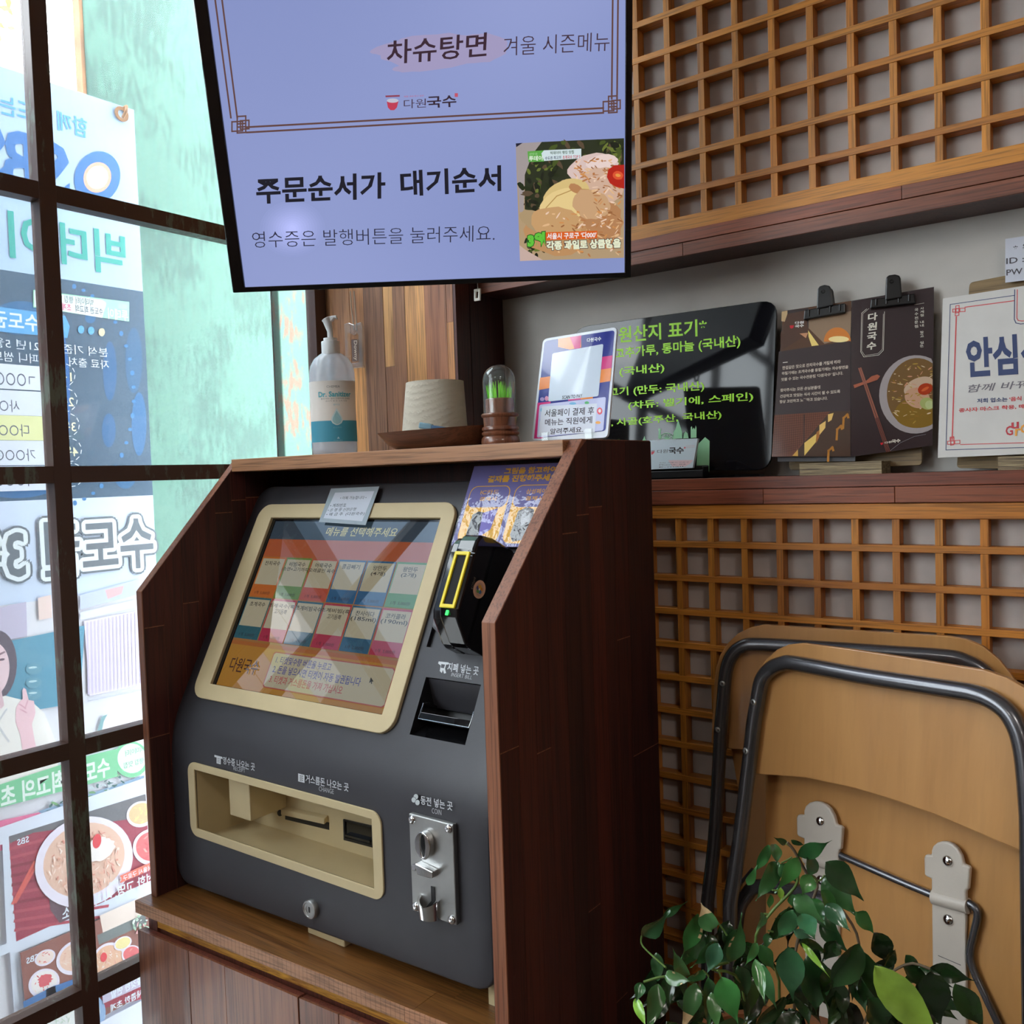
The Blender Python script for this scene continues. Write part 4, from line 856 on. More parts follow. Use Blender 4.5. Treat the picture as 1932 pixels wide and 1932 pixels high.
MB().ring([fr_(-.7635, .168), fr_(-.7385, .168), fr_(-.7385, .2455), fr_(-.7635, .2455)], [fr_(-.759, .173), fr_(-.743, .173), fr_(-.743, .2405), fr_(-.759, .2405)], KN*.003).build('slot_frame', M_['yellow'], rd, bevel=.0008, label='yellow frame round the card slot')
MB().prism([fr_(-.759, .173), fr_(-.743, .173), fr_(-.743, .2405), fr_(-.759, .2405)], KN*.0006).build('card_slot', simple('slot_dark', (.003, .003, .003), .8), rd)
mg, t, b = nt('green_led'); b.inputs['Emission Color'].default_value = (.05, 1, .15, 1); b.inputs['Emission Strength'].default_value = 1.5; b.inputs['Base Color'].default_value = (0, .3, .05, 1)
MB().obox(K(-.751, .1625, .0765), (V(1, 0, 0), KU, KN), (.0022, .0035, .0012)).build('status_light', mg, rd, bevel=.001, label='lit green lamp')
F = Flat((1, 0, 0), .0001, .0003)
def rs(x, y): return P(x, y, 'x', rx1)
F.poly(bell(904, 1112, 11.5, 17.5, .15, 26, pr=rs), S2L(226, 190, 160)); F.poly(bell(904, 1112, 8, 12.5, .15, 20, pr=rs), S2L(206, 170, 146))
for k, c in enumerate(((220, 150, 50), (70, 120, 170), (110, 170, 90), (90, 90, 150), (230, 180, 60))): F.poly(bell(904+3.4*math.cos(1.256*k), 1112+5*math.sin(1.256*k), 3, 4, n=10, pr=rs), S2L(*c))
F.poly(bell(904, 1112, 1.6, 2.4, n=10, pr=rs), S2L(240, 230, 220))
F.text('KOSpay', rs(888, 1111), rs(893, 1088), rs(893, 1112), S2L(120, 112, 100), 0)
F.build('sticker', M_['print'], rd)
F = Flat(KN, .0001, .0006)
def rp(x, y): return PP(x, y, K(0, 0, .0775), KN)
F.line([rp(884, 1037), rp(881, 1048), rp(891, 1049)], .0008, LT); F.line([rp(884, 1037), rp(891, 1038)], .0008, LT); F.line([rp(885, 1043), rp(896, 1044)], .0008, LT)
F.build('reader_icon', M_['white_print'], rd)
# coin mechanism
CY = .8305
cpt = [P(x, y, 'y', CY) for x, y in ((771, 1538), (855, 1555.5), (860, 1743), (777, 1720.5))]
cx0, cx1 = -.7950, -.7212; cz0, cz1 = H-.5525, H-.4262
cp = MB().box((cx0, CY, cz0), (cx1, KY-.0001, cz1)).build('coin_plate', M_['satin'], km, bevel=.0012, label='satin steel coin mechanism plate')
def co(x, y, d=0): return P(x, y, 'y', CY-d)
for x, y in ((cx0+.006, cz1-.007), (cx1-.007, cz1-.006), (cx0+.007, cz0+.007), (cx1-.007, cz0+.006)):
    s_ = MB().lathe([(.0058, 0), (.0056, .0014), (.0044, .0028), (.0018, .0034), (0, .0034)], (x, CY, y), 16, (0, -1, 0)).build('screw', M_['chrome'], cp, smooth=50)
def czx(a, b): return cx0+(cx1-cx0)*a, cz1-(cz1-cz0)*b
# coin entry: raised oval with a vertical slit
ox, oz = czx(.42, .255)
o = []; i_ = []
for k in range(24):
    a = 2*math.pi*k/24; o.append(V(ox+.0125*math.cos(a)*(1.15 if math.cos(a) < 0 else 1), CY, oz+.0175*math.sin(a))); i_.append(V(ox+.0042*math.cos(a), CY, oz+.0145*math.sin(a)))
MB().ring(o, i_, (0, -.010, 0)).build('coin_entry', M_['chrome'], cp, bevel=.0022, seg=3, smooth=50)
MB().prism([p+V(0, -.0004, 0) for p in i_], (0, .0002, 0)).build('coin_slit', M_['black'], cp)
# centre clip
qx, qz = czx(.42, .50)
MB().prism([(qx-.019, CY, qz-.004), (qx-.013, CY, qz-.004), (qx-.012, CY, qz-.0005), (qx-.010, CY, qz-.0075), (qx+.005, CY, qz-.0075), (qx+.008, CY, qz-.0075), (qx+.016, CY, qz-.006), (qx+.016, CY, qz+.002), (qx-.012, CY, qz+.006), (qx-.019, CY, qz+.003)], (0, -.011, 0)).build('return_clip', M_['chrome'], cp, bevel=.001)
# return cup: half bowl with a black slot running down into it
rx, rz = czx(.45, .83)
MB().prism([V(rx+.0033*math.cos(a_)+(0 if b_ > 0 else -.0), CY-.0005, z_) for a_, b_, z_ in []] or [V(rx-.0032+.004, CY-.0005, rz+.019), V(rx+.0032+.004, CY-.0005, rz+.019), V(rx+.0032+.004, CY-.0005, rz+.002), V(rx-.001, CY-.0005, rz-.009), V(rx-.009, CY-.0005, rz-.011), V(rx-.0032+.004, CY-.0005, rz+.0)], (0, -.0004, 0)).build('return_slot', M_['black'], cp)
cup = MB(); n = 14; vs = []; fs = []
for k in range(n+1):
    a = math.pi*k/n; c_ = math.cos(a); s_ = math.sin(a)
    top = rz+.004*abs(c_)-.004*s_
    vs += [V(rx-.002+.0165*c_, CY-.016*s_, top), V(rx-.002+.0135*c_, CY-.013*s_, top-.001), V(rx-.002+.0150*c_, CY-.014*s_, rz-.021), V(rx-.002+.012*c_, CY-.011*s_, rz-.020)]
for k in range(n):
    a, b = 4*k, 4*k+4; fs += [[a, b, b+1, a+1], [a, a+2, b+2, b], [a+1, b+1, b+3, a+3], [a+2, a+3, b+3, b+2]]
cup.add(vs, fs).build('return_cup', M_['chrome'], cp, smooth=50)
# lock
lk_ = P(590, 1713, 'y', KY)
kl = MB().lathe([(.0135, 0), (.0135, .006), (.0125, .0075), (.0105, .008), (.0100, .0072), (.0062, .0072), (.006, .0065), (0, .0065)], lk_, 28, (0, -1, 0)).build('lock', M_['satin'], km, smooth=40)
MB().obox(lk_+V(0, -.0068, 0), (V(1, 0, 0), V(0, 1, 0), V(0, 0, 1)), (.0013, .0003, .004)).build('keyhole', M_['black'], kl)
# feet
MB().box((-1.033, .857, CT), (-.955, .95, KZB+.006)).build('mounting_bracket', M_['cream'], km, bevel=.002, label='cream metal bracket under the machine')
MB().box((-1.30, .862, CT), (-1.286, .90, KZB+.006)).build('foot', M_['cream'], km); MB().box((-.70, .862, CT), (-.675, .93, KZB+.008)).build('foot', M_['cream'], km)
# ---- papers on the machine
bn = thing('transfer_note', 'small laminated handwritten note stuck over the top of the cream screen frame', 'note', K(-1.08, .34, .008))
npx = [Kp(x, y, .0082) for x, y in ((625, 922), (716, 918), (690, 991), (602, 985))]
MB().prism(npx, KN*.0006).build('laminate', simple('laminate_film', (.36, .42, .46), .08, coat=.5), bn)
F = Flat(KN, .0001, .0009)
def np_(x, y): return Kp(x, y, .0082)
F.poly([np_(*p) for p in ((633, 930), (707, 927), (684, 984), (611, 978))], S2L(206, 212, 222))
for s, a, b_, c in (('• 이체 가능합니다 •', (644, 937), (693, 936), (642, 943)), ('• 계좌번호', (625, 951), (655, 950), (623, 958)), ('• 은 행 명 신한은행', (621, 960), (674, 958), (618, 966)), ('• 예 금 주  (다원국수)', (618, 968), (690, 966), (615, 975))): F.text(s, np_(*a), np_(*b_), np_(*c), S2L(50, 54, 66), 0)
F.build('writing', M_['gloss_print'], bn)
ps = thing('card_payment_poster', 'purple and yellow laminated card payment instructions leaning behind the card reader', 'poster', K(-.77, .29, .004))
PQ = Pl(K(-.8425, .284, .004), V(1, 0, 0), KU, .166, .127)
m = MB(); n = 8; vs = []; fs = []
for j in range(n+1):
    for i in range(n+1):
        vs.append(PQ(i/n, j/n)+KN*(.0012*math.sin(9*i/n+2)*math.sin(7*j/n)*1.0+.0014))
        if i < n and j < n: fs.append([j*(n+1)+i, j*(n+1)+i+1, (j+1)*(n+1)+i+1, (j+1)*(n+1)+i])
F = Flat(KN, .00006, .0)
def dq(a0, b0, a1, b1, c): F.poly(rect(PQ, a0, b0, a1, b1), c)
PUR = S2L(110, 108, 170); YEL = S2L(236, 178, 50)
dq(0, 0, 1, 1, PUR); F.text('그림을 참고하여', PQ(.36, .96), PQ(.90, .96), PQ(.36, .885), YEL, .04); F.text('결제를 진행해주세요', PQ(.20, .865), PQ(.93, .865), PQ(.20, .785), YEL, .04)
for a, s1, s2 in ((.04, 'IC카드', '결제시'), (.53, '삼성페이', '결제시')):
    F.poly(rrect(PQ, a, .04, a+.44, .74, .012), YEL); F.poly(rrect(PQ, a+.008, .47, a+.432, .73, .011), PUR)
    F.text(s1, PQ(a+.12, .69), PQ(a+.32, .69), PQ(a+.12, .63), YEL, .01); F.text(s2, PQ(a+.13, .60), PQ(a+.31, .60), PQ(a+.13, .55), YEL, .01)
F.poly([PQ(*p) for p in ((.14, .38), (.20, .42), (.28, .40), (.30, .20), (.27, .08), (.17, .06), (.13, .12))], S2L(46, 46, 54)); F.poly([PQ(*p) for p in ((.25, .40), (.40, .46), (.38, .20), (.27, .10))], S2L(120, 110, 190))
F.poly([PQ(*p) for p in ((.62, .42), (.70, .47), (.78, .44), (.80, .20), (.74, .08), (.64, .06), (.60, .14))], S2L(80, 82, 88)); F.poly([PQ(*p) for p in ((.66, .42), (.74, .46), (.76, .30), (.68, .24))], S2L(150, 152, 158)); F.poly([PQ(*p) for p in ((.86, .14), (.92, .20), (.94, .10), (.90, .08))], S2L(226, 80, 110)); F.poly([PQ(*p) for p in ((.90, .32), (.96, .40), (.97, .22), (.92, .2))], S2L(240, 240, 240))
F.build('print', M_['print'], ps)
mf, t, b = nt('crinkled_film'); t.nodes.remove(b)
tr_ = node(t, 'ShaderNodeBsdfTransparent'); gl = node(t, 'ShaderNodeBsdfGlossy', i_Roughness=.04); nz = node(t, 'ShaderNodeTexNoise', i_Scale=60, i_Detail=2); lk(t, coords(t), nz.inputs[0])
bp = node(t, 'ShaderNodeBump', i_Strength=.5, i_Distance=.004); lk(t, nz.outputs[0], bp.inputs['Height']); lk(t, bp.outputs[0], gl.inputs['Normal']); ms = node(t, 'ShaderNodeMixShader'); ms.inputs[0].default_value = .06
lk(t, tr_.outputs[0], ms.inputs[1]); lk(t, gl.outputs[0], ms.inputs[2]); lk(t, ms.outputs[0], t.nodes['Material Output'].inputs[0])
MB().add(vs, fs).build('laminate', mf, ps, smooth=80)
MB().prism([PQ(0, 0)-KN*.0002, PQ(1, 0)-KN*.0002, PQ(1, 1)-KN*.0002, PQ(0, 1)-KN*.0002], -KN*.0006).build('backing_card', simple('white_card', (.6, .6, .6), .7), ps)

# the counter board's front edge runs a touch askew: its right end lies a little further back
for o in [c for c in col.objects if c.type == 'MESH' and (c.parent is cab or (c.parent and c.parent.parent is cab))]:
    Mi = WM[cab.name].inverted(); M = WM[cab.name]
    for v in o.data.vertices:
        w = M@v.co; w.y += max(0, w.x-XL0)*SKW*max(0, min(1, (YB1-w.y)/.3)); v.co = Mi@w
# the machine's lower edge rises slightly to the right, as its feet are set
sh_ = [c for c in km.children if c.name.startswith('front_shell')][0]; Mk = WM[km.name]
for v in sh_.data.vertices:
    w = Mk@v.co; f = max(0, min(1, (KZB+.05-w.z)/.05)); w.z += f*(-.005+.017*(w.x-BX0)/(BX1-BX0)); v.co = Mk.inverted()@w
# ================================================================== things on the booth top and the shelf
TOP = H+.044
def lathe_px(pts, Y): pass
def rad(wpx, p): return wpx/FPX*((p-CAM).dot(CF))/2
# hand sanitizer
pb = P(632, 850, 'y', 1.08); pb.z = TOP; hh = P(632, 598, 'y', 1.08).z-TOP
M_['bottle'] = thin_glass('frosted_bottle', (.9, .94, .98), .9, 1.45, .12, .55, (.93, .95, 1.0))
st = thing('sanitizer_bottle', 'clear pump bottle of hand sanitizer with white and teal label', 'bottle', pb)
r0 = rad(86, pb); k = hh/252
def oz_(y): return (853-y)*k
bprof = [(r0*.86, 0), (r0*.97, oz_(848)), (r0*.985, oz_(840)), (r0*.97, oz_(760)), (r0*1.0, oz_(716)), (r0*.985, oz_(700)), (r0*.92, oz_(688)), (r0*.76, oz_(676)), (r0*.52, oz_(668)), (r0*.40, oz_(665)), (r0*.38, oz_(660))]
MB().lathe(bprof, pb, 64, ux=CR, sy=.72).build('bottle_body', M_['bottle'], st, smooth=60)
MB().lathe([(r0*.80, .003), (r0*.91, .008), (r0*.92, oz_(812))], pb, 28, ux=CR, sy=.70).build('liquid', thin_glass('gel', (.86, .92, .96), .3, 1.2, .1, .3, (.9, .95, 1)), st, smooth=60)
wp = simple('white_plastic', (.74, .75, .75), .35)
cpz = MB().lathe([(r0*.40, oz_(668)), (r0*.40, oz_(645)), (r0*.385, oz_(644)), (r0*.30, oz_(643)), (r0*.30, oz_(638)), (0, oz_(638))], pb, 24, ux=CR).build('pump_collar', wp, st, smooth=40)
pc = pb+V(0, 0, oz_(638)); hd = (CR-CU*.0).xy.to_3d().normalized()
MB().tube([pc, pc+V(0, 0, .012), pc+V(0, 0, .030)-hd*.004, pc+V(0, 0, .034)-hd*.006], [r0*.12, r0*.13, r0*.2, r0*.22], 14).prism([pc+V(0, 0, .0300)-hd*.012-hd.cross(V(0,0,1))*.006, pc+V(0, 0, .0375)+hd*.004-hd.cross(V(0,0,1))*.006, pc+V(0, 0, .038)+hd*.013-hd.cross(V(0,0,1))*.005, pc+V(0, 0, .032)+hd*.0135-hd.cross(V(0,0,1))*.005, pc+V(0, 0, .0335)+hd*.009-hd.cross(V(0,0,1))*.005, pc+V(0, 0, .027)+hd*.002-hd.cross(V(0,0,1))*.006], hd.cross(V(0,0,1))*.011).build('pump_head', wp, st, bevel=.001, smooth=40)
MB().tube([pb+V(0, 0, oz_(668)), pb+V(0, 0, oz_(730))], [r0*.2, r0*.14], 12).tube([pb+V(0, 0, oz_(730)), pb+V(0, 0, .01)], r0*.05, 8).build('pump_tube', simple('tube_grey', (.5, .56, .62), .4), st, smooth=50)
def bs(a, z, e=.0003):                       # point on the elliptical bottle wall, a = angle from CR towards the viewer
    ux = V(CR.x, CR.y, 0).normalized(); w = V(0, 0, 1).cross(ux); rr = r0*1.0+e
    for (ra, ha), (rb, hb) in zip(bprof, bprof[1:]):
        if ha <= z <= hb: rr = ra+(rb-ra)*(z-ha)/(hb-ha)+e
    return pb+ux*rr*math.cos(a)-w*rr*.72*math.sin(a)+V(0, 0, z)
def band(a0, a1, z0, z1, c, e): 
    n = 32
    for i in range(n):
        b0, b1 = a0+(a1-a0)*i/n, a0+(a1-a0)*(i+1)/n
        for j in range(8): u0, u1 = z0+(z1-z0)*j/8, z0+(z1-z0)*(j+1)/8; L.add([bs(b0, u0, e), bs(b1, u0, e), bs(b1, u1, e), bs(b0, u1, e)], [[0, 1, 2, 3]], c)
L = MB(); band(R(172), R(2), oz_(828), oz_(718), S2L(228, 222, 214), .0006); band(R(160), R(2), oz_(828), oz_(790), S2L(62, 150, 176), .0010); band(R(172), R(158), oz_(838), oz_(828), S2L(62, 160, 200), .0010)
def ltxt(s, a0, a1, z1, z0, c, b=0.):
    vs, fs = text_tris(s, b)[:2]; L.add([bs(a0+(a1-a0)*x, z0+(z1-z0)*y, .0017) for x, y in vs], fs, c)
ltxt('CHEMEA', R(96), R(64), oz_(727), oz_(731), S2L(130, 130, 130)); ltxt('Dr. Sanitizer', R(118), R(34), oz_(738), oz_(747), S2L(90, 176, 190), .03)
ltxt('물과 비누 없이 간편하게 손세정', R(112), R(38), oz_(749), oz_(752), S2L(110, 110, 110)); ltxt('손소독 및 손 소독 전용', R(100), R(46), oz_(753.5), oz_(756), S2L(130, 130, 130)); ltxt('겔타입', R(82), R(66), oz_(760), oz_(763), S2L(150, 190, 200))
ca, cz_ = R(74), oz_(785); dp_ = [(0, 17), (4, 8), (7, 1), (8, -5), (6, -10), (2, -13), (0, -13.5), (-2, -13), (-6, -10), (-8, -5), (-7, 1), (-4, 8)]
L.add([bs(ca-x*.032, cz_+y*k, .0016) for x, y in dp_], [list(range(12))], S2L(206, 226, 228)); L.add([bs(ca-x*.024, cz_-.001+y*k*.8, .0019) for x, y in dp_], [list(range(12))], S2L(150, 196, 204))
ltxt('손소독제', R(84), R(64), oz_(801), oz_(804), S2L(120, 180, 196)); ltxt('▲', R(76), R(69), oz_(819), oz_(823), S2L(170, 210, 220)); ltxt('CHEMEA', R(84), R(62), oz_(825), oz_(827), S2L(140, 190, 206))
L.build('label', M_['print'], st, label='white label with teal lower half')
# clear hanging tag with cord
tg = thing('hanging_clear_tag', 'clear plastic scent tag hanging on a doubled cord before the planks', 'tag', P(672, 640, 'y', YP-.01))
def tp(x, y, Y=YP-.008): return P(x, y, 'y', Y)
MB().tube([tp(661, 549), tp(663, 580), tp(668, 622), tp(673, 624), tp(671, 590), tp(668, 549)], .0011, 6).build('cord', simple('beige_cord', (.42, .36, .28), .8), tg)
to = [tp(*p) for p in ((653, 612), (662, 609), (672, 613), (684, 608), (688, 618), (689, 694), (667, 696), (656, 690), (654, 625))]
ti = [tp(*p) for p in ((660, 630), (662, 628), (672, 634), (678, 628), (680, 634), (681, 684), (668, 686), (662, 684), (660, 640))]
MB().ring(to, ti, (0, -.006, 0)).prism([tp(*p) for p in ((665, 640), (678, 640), (679, 682), (667, 683))], (0, -.003, 0)).build('tag_body', thin_glass('clear_acrylic', (.97, .98, .96), 2.0, 1.9, .03, .10, (.95, .92, .85)), tg, bevel=.0014)
F = Flat((0, -1, 0), .0001, .0032); F.poly([tp(*p) for p in ((665, 641), (677, 641), (678, 681), (667, 682))], S2L(96, 74, 66)); F.text('Downy', tp(676, 643), tp(677.5, 680), tp(668, 643), S2L(190, 170, 150), .02); F.build('tag_plate', M_['print'], tg)
# paper roll in a wooden tray
pt = V(-.915, 1.085, TOP)
dw = wood('tray_walnut', (.16, .06, .032), (.07, .025, .014), 'x', .3, 1, .7, coat=.3)
ty = thing('wooden_tray', 'small dark boat-shaped wooden tray holding the paper roll', 'tray', pt)
xl, xr_ = P(709, 825, 'y', 1.04).x, P(930, 825, 'y', 1.06).x; zt2 = P(800, 814, 'y', 1.05).z
tm = MB(); n = 36; cxm = (xl+xr_)/2; hx = (xr_-xl)/2; cyy = 1.082; rings = []
for (sx, sy, z, dzc) in ((.70, .052, TOP, 0), (.86, .068, TOP+.010, .3), (1.0, .082, zt2, 1), (.955, .076, zt2, 1), (.82, .062, TOP+.010, .3), (.66, .048, TOP+.004, 0)):
    ring_ = []
    for kk in range(n):
        a = 2*math.pi*kk/n; ca_, sa_ = math.cos(a), math.sin(a); e = .75
        x = cxm+hx*sx*math.copysign(abs(ca_)**e, ca_); y = cyy+sy*math.copysign(abs(sa_)**e, sa_)
        ring_.append(V(x, y, z+.004*dzc*(ca_*.2+abs(ca_)**3*.6)))
    rings.append(ring_)
vs = [v for r_ in rings for v in r_]; fs = []
for i in range(5):
    for kk in range(n): fs.append([i*n+kk, i*n+(kk+1) % n, (i+1)*n+(kk+1) % n, (i+1)*n+kk])
fs += [list(range(n-1, -1, -1)), [5*n+kk for kk in range(n)]]
tm.add(vs, fs).build('tray_body', dw, ty, smooth=50)
mp, t, b = nt('embossed_paper'); b.inputs['Base Color'].default_value = (.54, .49, .395, 1); b.inputs['Roughness'].default_value = .9
co = coords(t); vr_ = node(t, 'ShaderNodeTexVoronoi', i_Scale=230); lk(t, co, vr_.inputs[0]); wv = node(t, 'ShaderNodeTexWave', wave_type='RINGS', i_Scale=38, i_Distortion=2.0); lk(t, co, wv.inputs[0])
ad = node(t, 'ShaderNodeMath', operation='MULTIPLY'); lk(t, vr_.outputs[0], ad.inputs[0]); lk(t, wv.outputs[1], ad.inputs[1]); bp = node(t, 'ShaderNodeBump', i_Strength=.5, i_Distance=.0015); lk(t, ad.outputs[0], bp.inputs['Height']); lk(t, bp.outputs[0], b.inputs['Normal'])
prc = V(P(819, 800, 'y', 1.085).x, 1.085, TOP+.0045); zrt = P(823, 721, 'y', 1.085).z
ro = thing('paper_roll', 'cream embossed paper towel roll, slightly conical, standing in the tray', 'paper roll', prc)
rb_, rt_ = rad(134, prc), rad(113, prc); hr = zrt-prc.z
rm = MB(); vs = []; n = 44
for j in range(7):
    f = j/6; rr = rb_+(rt_-rb_)*f
    for kk in range(n): a = 2*math.pi*kk/n; vs.append(prc+V(rr*math.cos(a)+.0045*f, rr*math.sin(a)*.9, hr*f))
for kk in range(n): a = 2*math.pi*kk/n; vs.append(prc+V(.020*math.cos(a)+.0045, .020*math.sin(a), hr))
for kk in range(n): a = 2*math.pi*kk/n; vs.append(prc+V(.020*math.cos(a)+.0045, .020*math.sin(a), hr-.03))
fs = [[j*n+kk, j*n+(kk+1) % n, (j+1)*n+(kk+1) % n, (j+1)*n+kk] for j in range(8) for kk in range(n)]+[list(range(n-1, -1, -1)), [8*n+kk for kk in range(n)]]
rm.add(vs, fs).build('roll', mp, ro, smooth=50)
# blue cutter lying on the tray rim
ct = thing('box_cutter', 'small translucent blue cutter lying over the tray rim before the roll', 'cutter', P(795, 805, 'y', 1.018))
c0, c1 = P(797, 803, 'y', 1.012), P(852, 812, 'y', 1.03); ax = (c1-c0).normalized(); up_ = V(0, 0, 1); sd = ax.cross(up_).normalized(); up_ = sd.cross(ax)
MB().obox((c0+c1)/2, (ax, sd, up_), ((c1-c0).length/2, .006, .0032)).build('handle', simple('blue_plastic', (.08, .17, .30), .2, coat=.4), ct, bevel=.0015)
MB().obox(c0+ax*.006, (ax, sd, up_), (.010, .0068, .0046)).build('end_cap', simple('pale_blue_plastic', (.22, .38, .47), .15, coat=.5), ct, bevel=.002)
MB().obox(c1+ax*.004, (ax, sd, up_), (.012, .004, .0008)).build('blade', M_['chrome'], ct)
# glass dome with plastic grass
dc = V(P(945, 832, 'y', 1.045).x, 1.045, TOP); dm = thing('grass_dome', 'little green plastic grass under a clear dome on a turned wooden base', 'ornament', dc)
def dz_(y): return P(945, y, 'y', 1.045).z-TOP
dr_ = rad(62, dc)
bw_ = wood('turned_wood', (.24, .09, .045), (.12, .04, .02), 'z', .28, 1, .7, coat=.4)
q0, q1 = dz_(780), 0
MB().lathe([(dr_*1.13, 0), (dr_*1.19, .004), (dr_*1.16, .010), (dr_*1.02, .0135), (dr_*1.14, .0155), (dr_*1.15, .018), (dr_*1.02, .0205), (dr_*1.13, .0225), (dr_*1.12, .0255), (dr_*1.0, .0275), (dr_*1.04, q0-.006), (dr_*1.14, q0-.0045), (dr_*1.16, q0-.002), (dr_*1.08, q0), (0, q0)], dc, 36).build('turned_base', bw_, dm, smooth=50)
MB().lathe([(dr_*.86, q0), (dr_*.86, dz_(754)), (dr_*.8, dz_(752)), (0, dz_(752))], dc, 28).build('inner_plug', bw_, dm, smooth=40)
M_['dome'] = thin_glass('dome_glass', (.96, .98, .97), 1.4, 1.5, .01, .07, (.7, .72, .7))
zt3 = dz_(687); pr_ = [(dr_, q0+.0003), (dr_, zt3-dr_)]+[(dr_*math.cos(R(a)), zt3-dr_+dr_*math.sin(R(a))) for a in range(10, 91, 10)]
MB().lathe(pr_, dc, 36).build('dome', M_['dome'], dm, smooth=60)
gm = MB()
for kk in range(90):
    a = random.uniform(0, 6.28); r_ = dr_*.7*math.sqrt(random.random()); p = dc+V(r_*math.cos(a), r_*math.sin(a), dz_(752)); l = V(r_*math.cos(a)*9, r_*math.sin(a)*9, 1).normalized()*random.uniform(.012, .025); w = V(random.uniform(-1, 1), random.uniform(-1, 1), 0).normalized()*.0009
    gm.add([p-w, p+w, p+l+w*.3, p+l-w*.3], [[0, 1, 2, 3]])
gm.build('grass', simple('neon_green_grass', (.36, .95, .08), .4), dm, kind='stuff')
# payment card sign in clear stand (its code square and cartoon figure are left blank)
def mkplane(px, py, Y, yaw, lean, w=1, h=1):
    u = V(math.cos(R(yaw)), math.sin(R(yaw)), 0); back = V(-math.sin(R(yaw)), math.cos(R(yaw)), 0)
    v = V(0, 0, 1)*math.cos(R(lean))+back*math.sin(R(lean)); return Pl(P(px, py, 'y', Y), u, v, w, h)
Q = mkplane(1003, 831, 1.075, -10, 16)
sg = thing('payment_sign', 'white rounded payment card sign with navy, pink and orange border and handwritten note', 'sign', Q.o)
def sq(x, y): return Q.px(960+x/8.05, 600+y/8.05)
def rq(pl, cs, r, n=5):                       # rounded quad through four pixel corners (clockwise from top left), r = fraction pixels
    out = []
    for i in range(4):
        p, a, b = V(*cs[i], 0), V(*cs[i-1], 0), V(*cs[(i+1) % 4], 0)
        s0, s1 = p+(a-p).normalized()*r, p+(b-p).normalized()*r
        for kk in range(n+1):
            tt_ = kk/n; q_ = s0*(1-tt_)**2+p*2*tt_*(1-tt_)+s1*tt_**2; out.append(pl(q_.x, q_.y))
    return out
MB().prism(rq(sq, [(520, 318), (1645, 135), (1500, 1815), (345, 1865)], 75), -Q.n*.003).build('sign_board', simple('white_acrylic', (.68, .72, .78), .25), sg)
F = Flat(Q.n, .00008, .0002); NAV = S2L(52, 60, 140); PNK = S2L(214, 66, 132); ORG = S2L(236, 142, 74)
F.poly(rq(sq, [(545, 350), (1610, 185), (1470, 1715), (385, 1832)], 50), NAV)
for pts, c in (([(750, 318), (930, 290), (1100, 268), (1100, 450), (930, 480), (750, 440)], ORG), ([(930, 290), (1105, 265), (1085, 460), (1000, 470)], PNK), ([(478, 908), (640, 885), (620, 1065), (458, 1095)], ORG), ([(1420, 592), (1578, 568), (1562, 760), (1405, 785)], PNK), ([(1405, 785), (1562, 760), (1545, 960), (1385, 985)], ORG), ([(440, 1290), (640, 1270), (520, 1830), (385, 1832)], PNK), ([(905, 1225), (1095, 1210), (1090, 1240), (905, 1260)], PNK), ([(1095, 1210), (1280, 1195), (1280, 1225), (1095, 1240)], ORG)):
    F.poly([sq(*p) for p in pts], c)
F.poly(rq(sq, [(665, 540), (1440, 395), (1365, 1190), (600, 1270)], 28), S2L(206, 218, 232))
F.poly(rq(sq, [(470, 1320), (1480, 1200), (1440, 1710), (430, 1820)], 30), S2L(196, 200, 232))
for (x, y, w_, h_, c) in ((975, 1300, 55, 20, S2L(120, 180, 220)), (1190, 1290, 35, 22, S2L(110, 190, 130)), (1385, 1415, 42, 55, S2L(222, 70, 80)), (1385, 1412, 22, 28, S2L(240, 220, 224)), (1360, 1590, 40, 22, S2L(238, 170, 80)), (500, 1400, 14, 30, S2L(110, 180, 220)), (490, 1560, 14, 35, S2L(90, 160, 214)), (512, 1235, 34, 30, S2L(170, 150, 200)), (580, 1225, 30, 38, S2L(214, 150, 180))): F.poly([sq(x+w_*math.cos(a*.524), y+h_*math.sin(a*.524)) for a in range(12)], c)
def st_(s, tl, tr, bl, c, b=0., F_=None, pl=None): F.text(s, sq(*tl), sq(*tr), sq(*bl), c, b)
st_('다원국수', (1195, 312), (1408, 285), (1192, 372), S2L(226, 232, 244), .03); st_('SCAN TO PAY', (820, 1185), (1120, 1158), (815, 1235), S2L(60, 60, 76), .02); st_('ZERO', (975, 800), (1040, 795), (973, 840), S2L(70, 90, 170), .03) if False else None
F.poly([sq(*p) for p in ((510, 1345), (1345, 1300), (1310, 1740), (450, 1790))], S2L(218, 224, 236))
INK = S2L(70, 66, 74)
st_('서울페이 결제 후', (560, 1395), (1305, 1350), (550, 1505), INK, .012); st_('메뉴는 직원에게', (560, 1540), (1272, 1495), (555, 1640), INK, .012); st_('알려주세요.', (640, 1685), (1140, 1650), (632, 1770), INK, .012)
F.build('sign_print', M_['gloss_print'], sg)
ls = MB(); b0, b1 = sq(580, 1850), sq(1240, 1800)
for b_ in (b0, b1): ls.obox(V(b_.x, b_.y-.004, TOP+.008), (V(1, 0, 0), V(0, 1, 0), V(0, 0, 1)), (.006, .002, .008))
ls.box((b0.x-.01, b0.y-.006, TOP), (b1.x+.01, b0.y+.05, TOP+.002)).build('clear_stand', M_['dome'], sg, bevel=.0008)
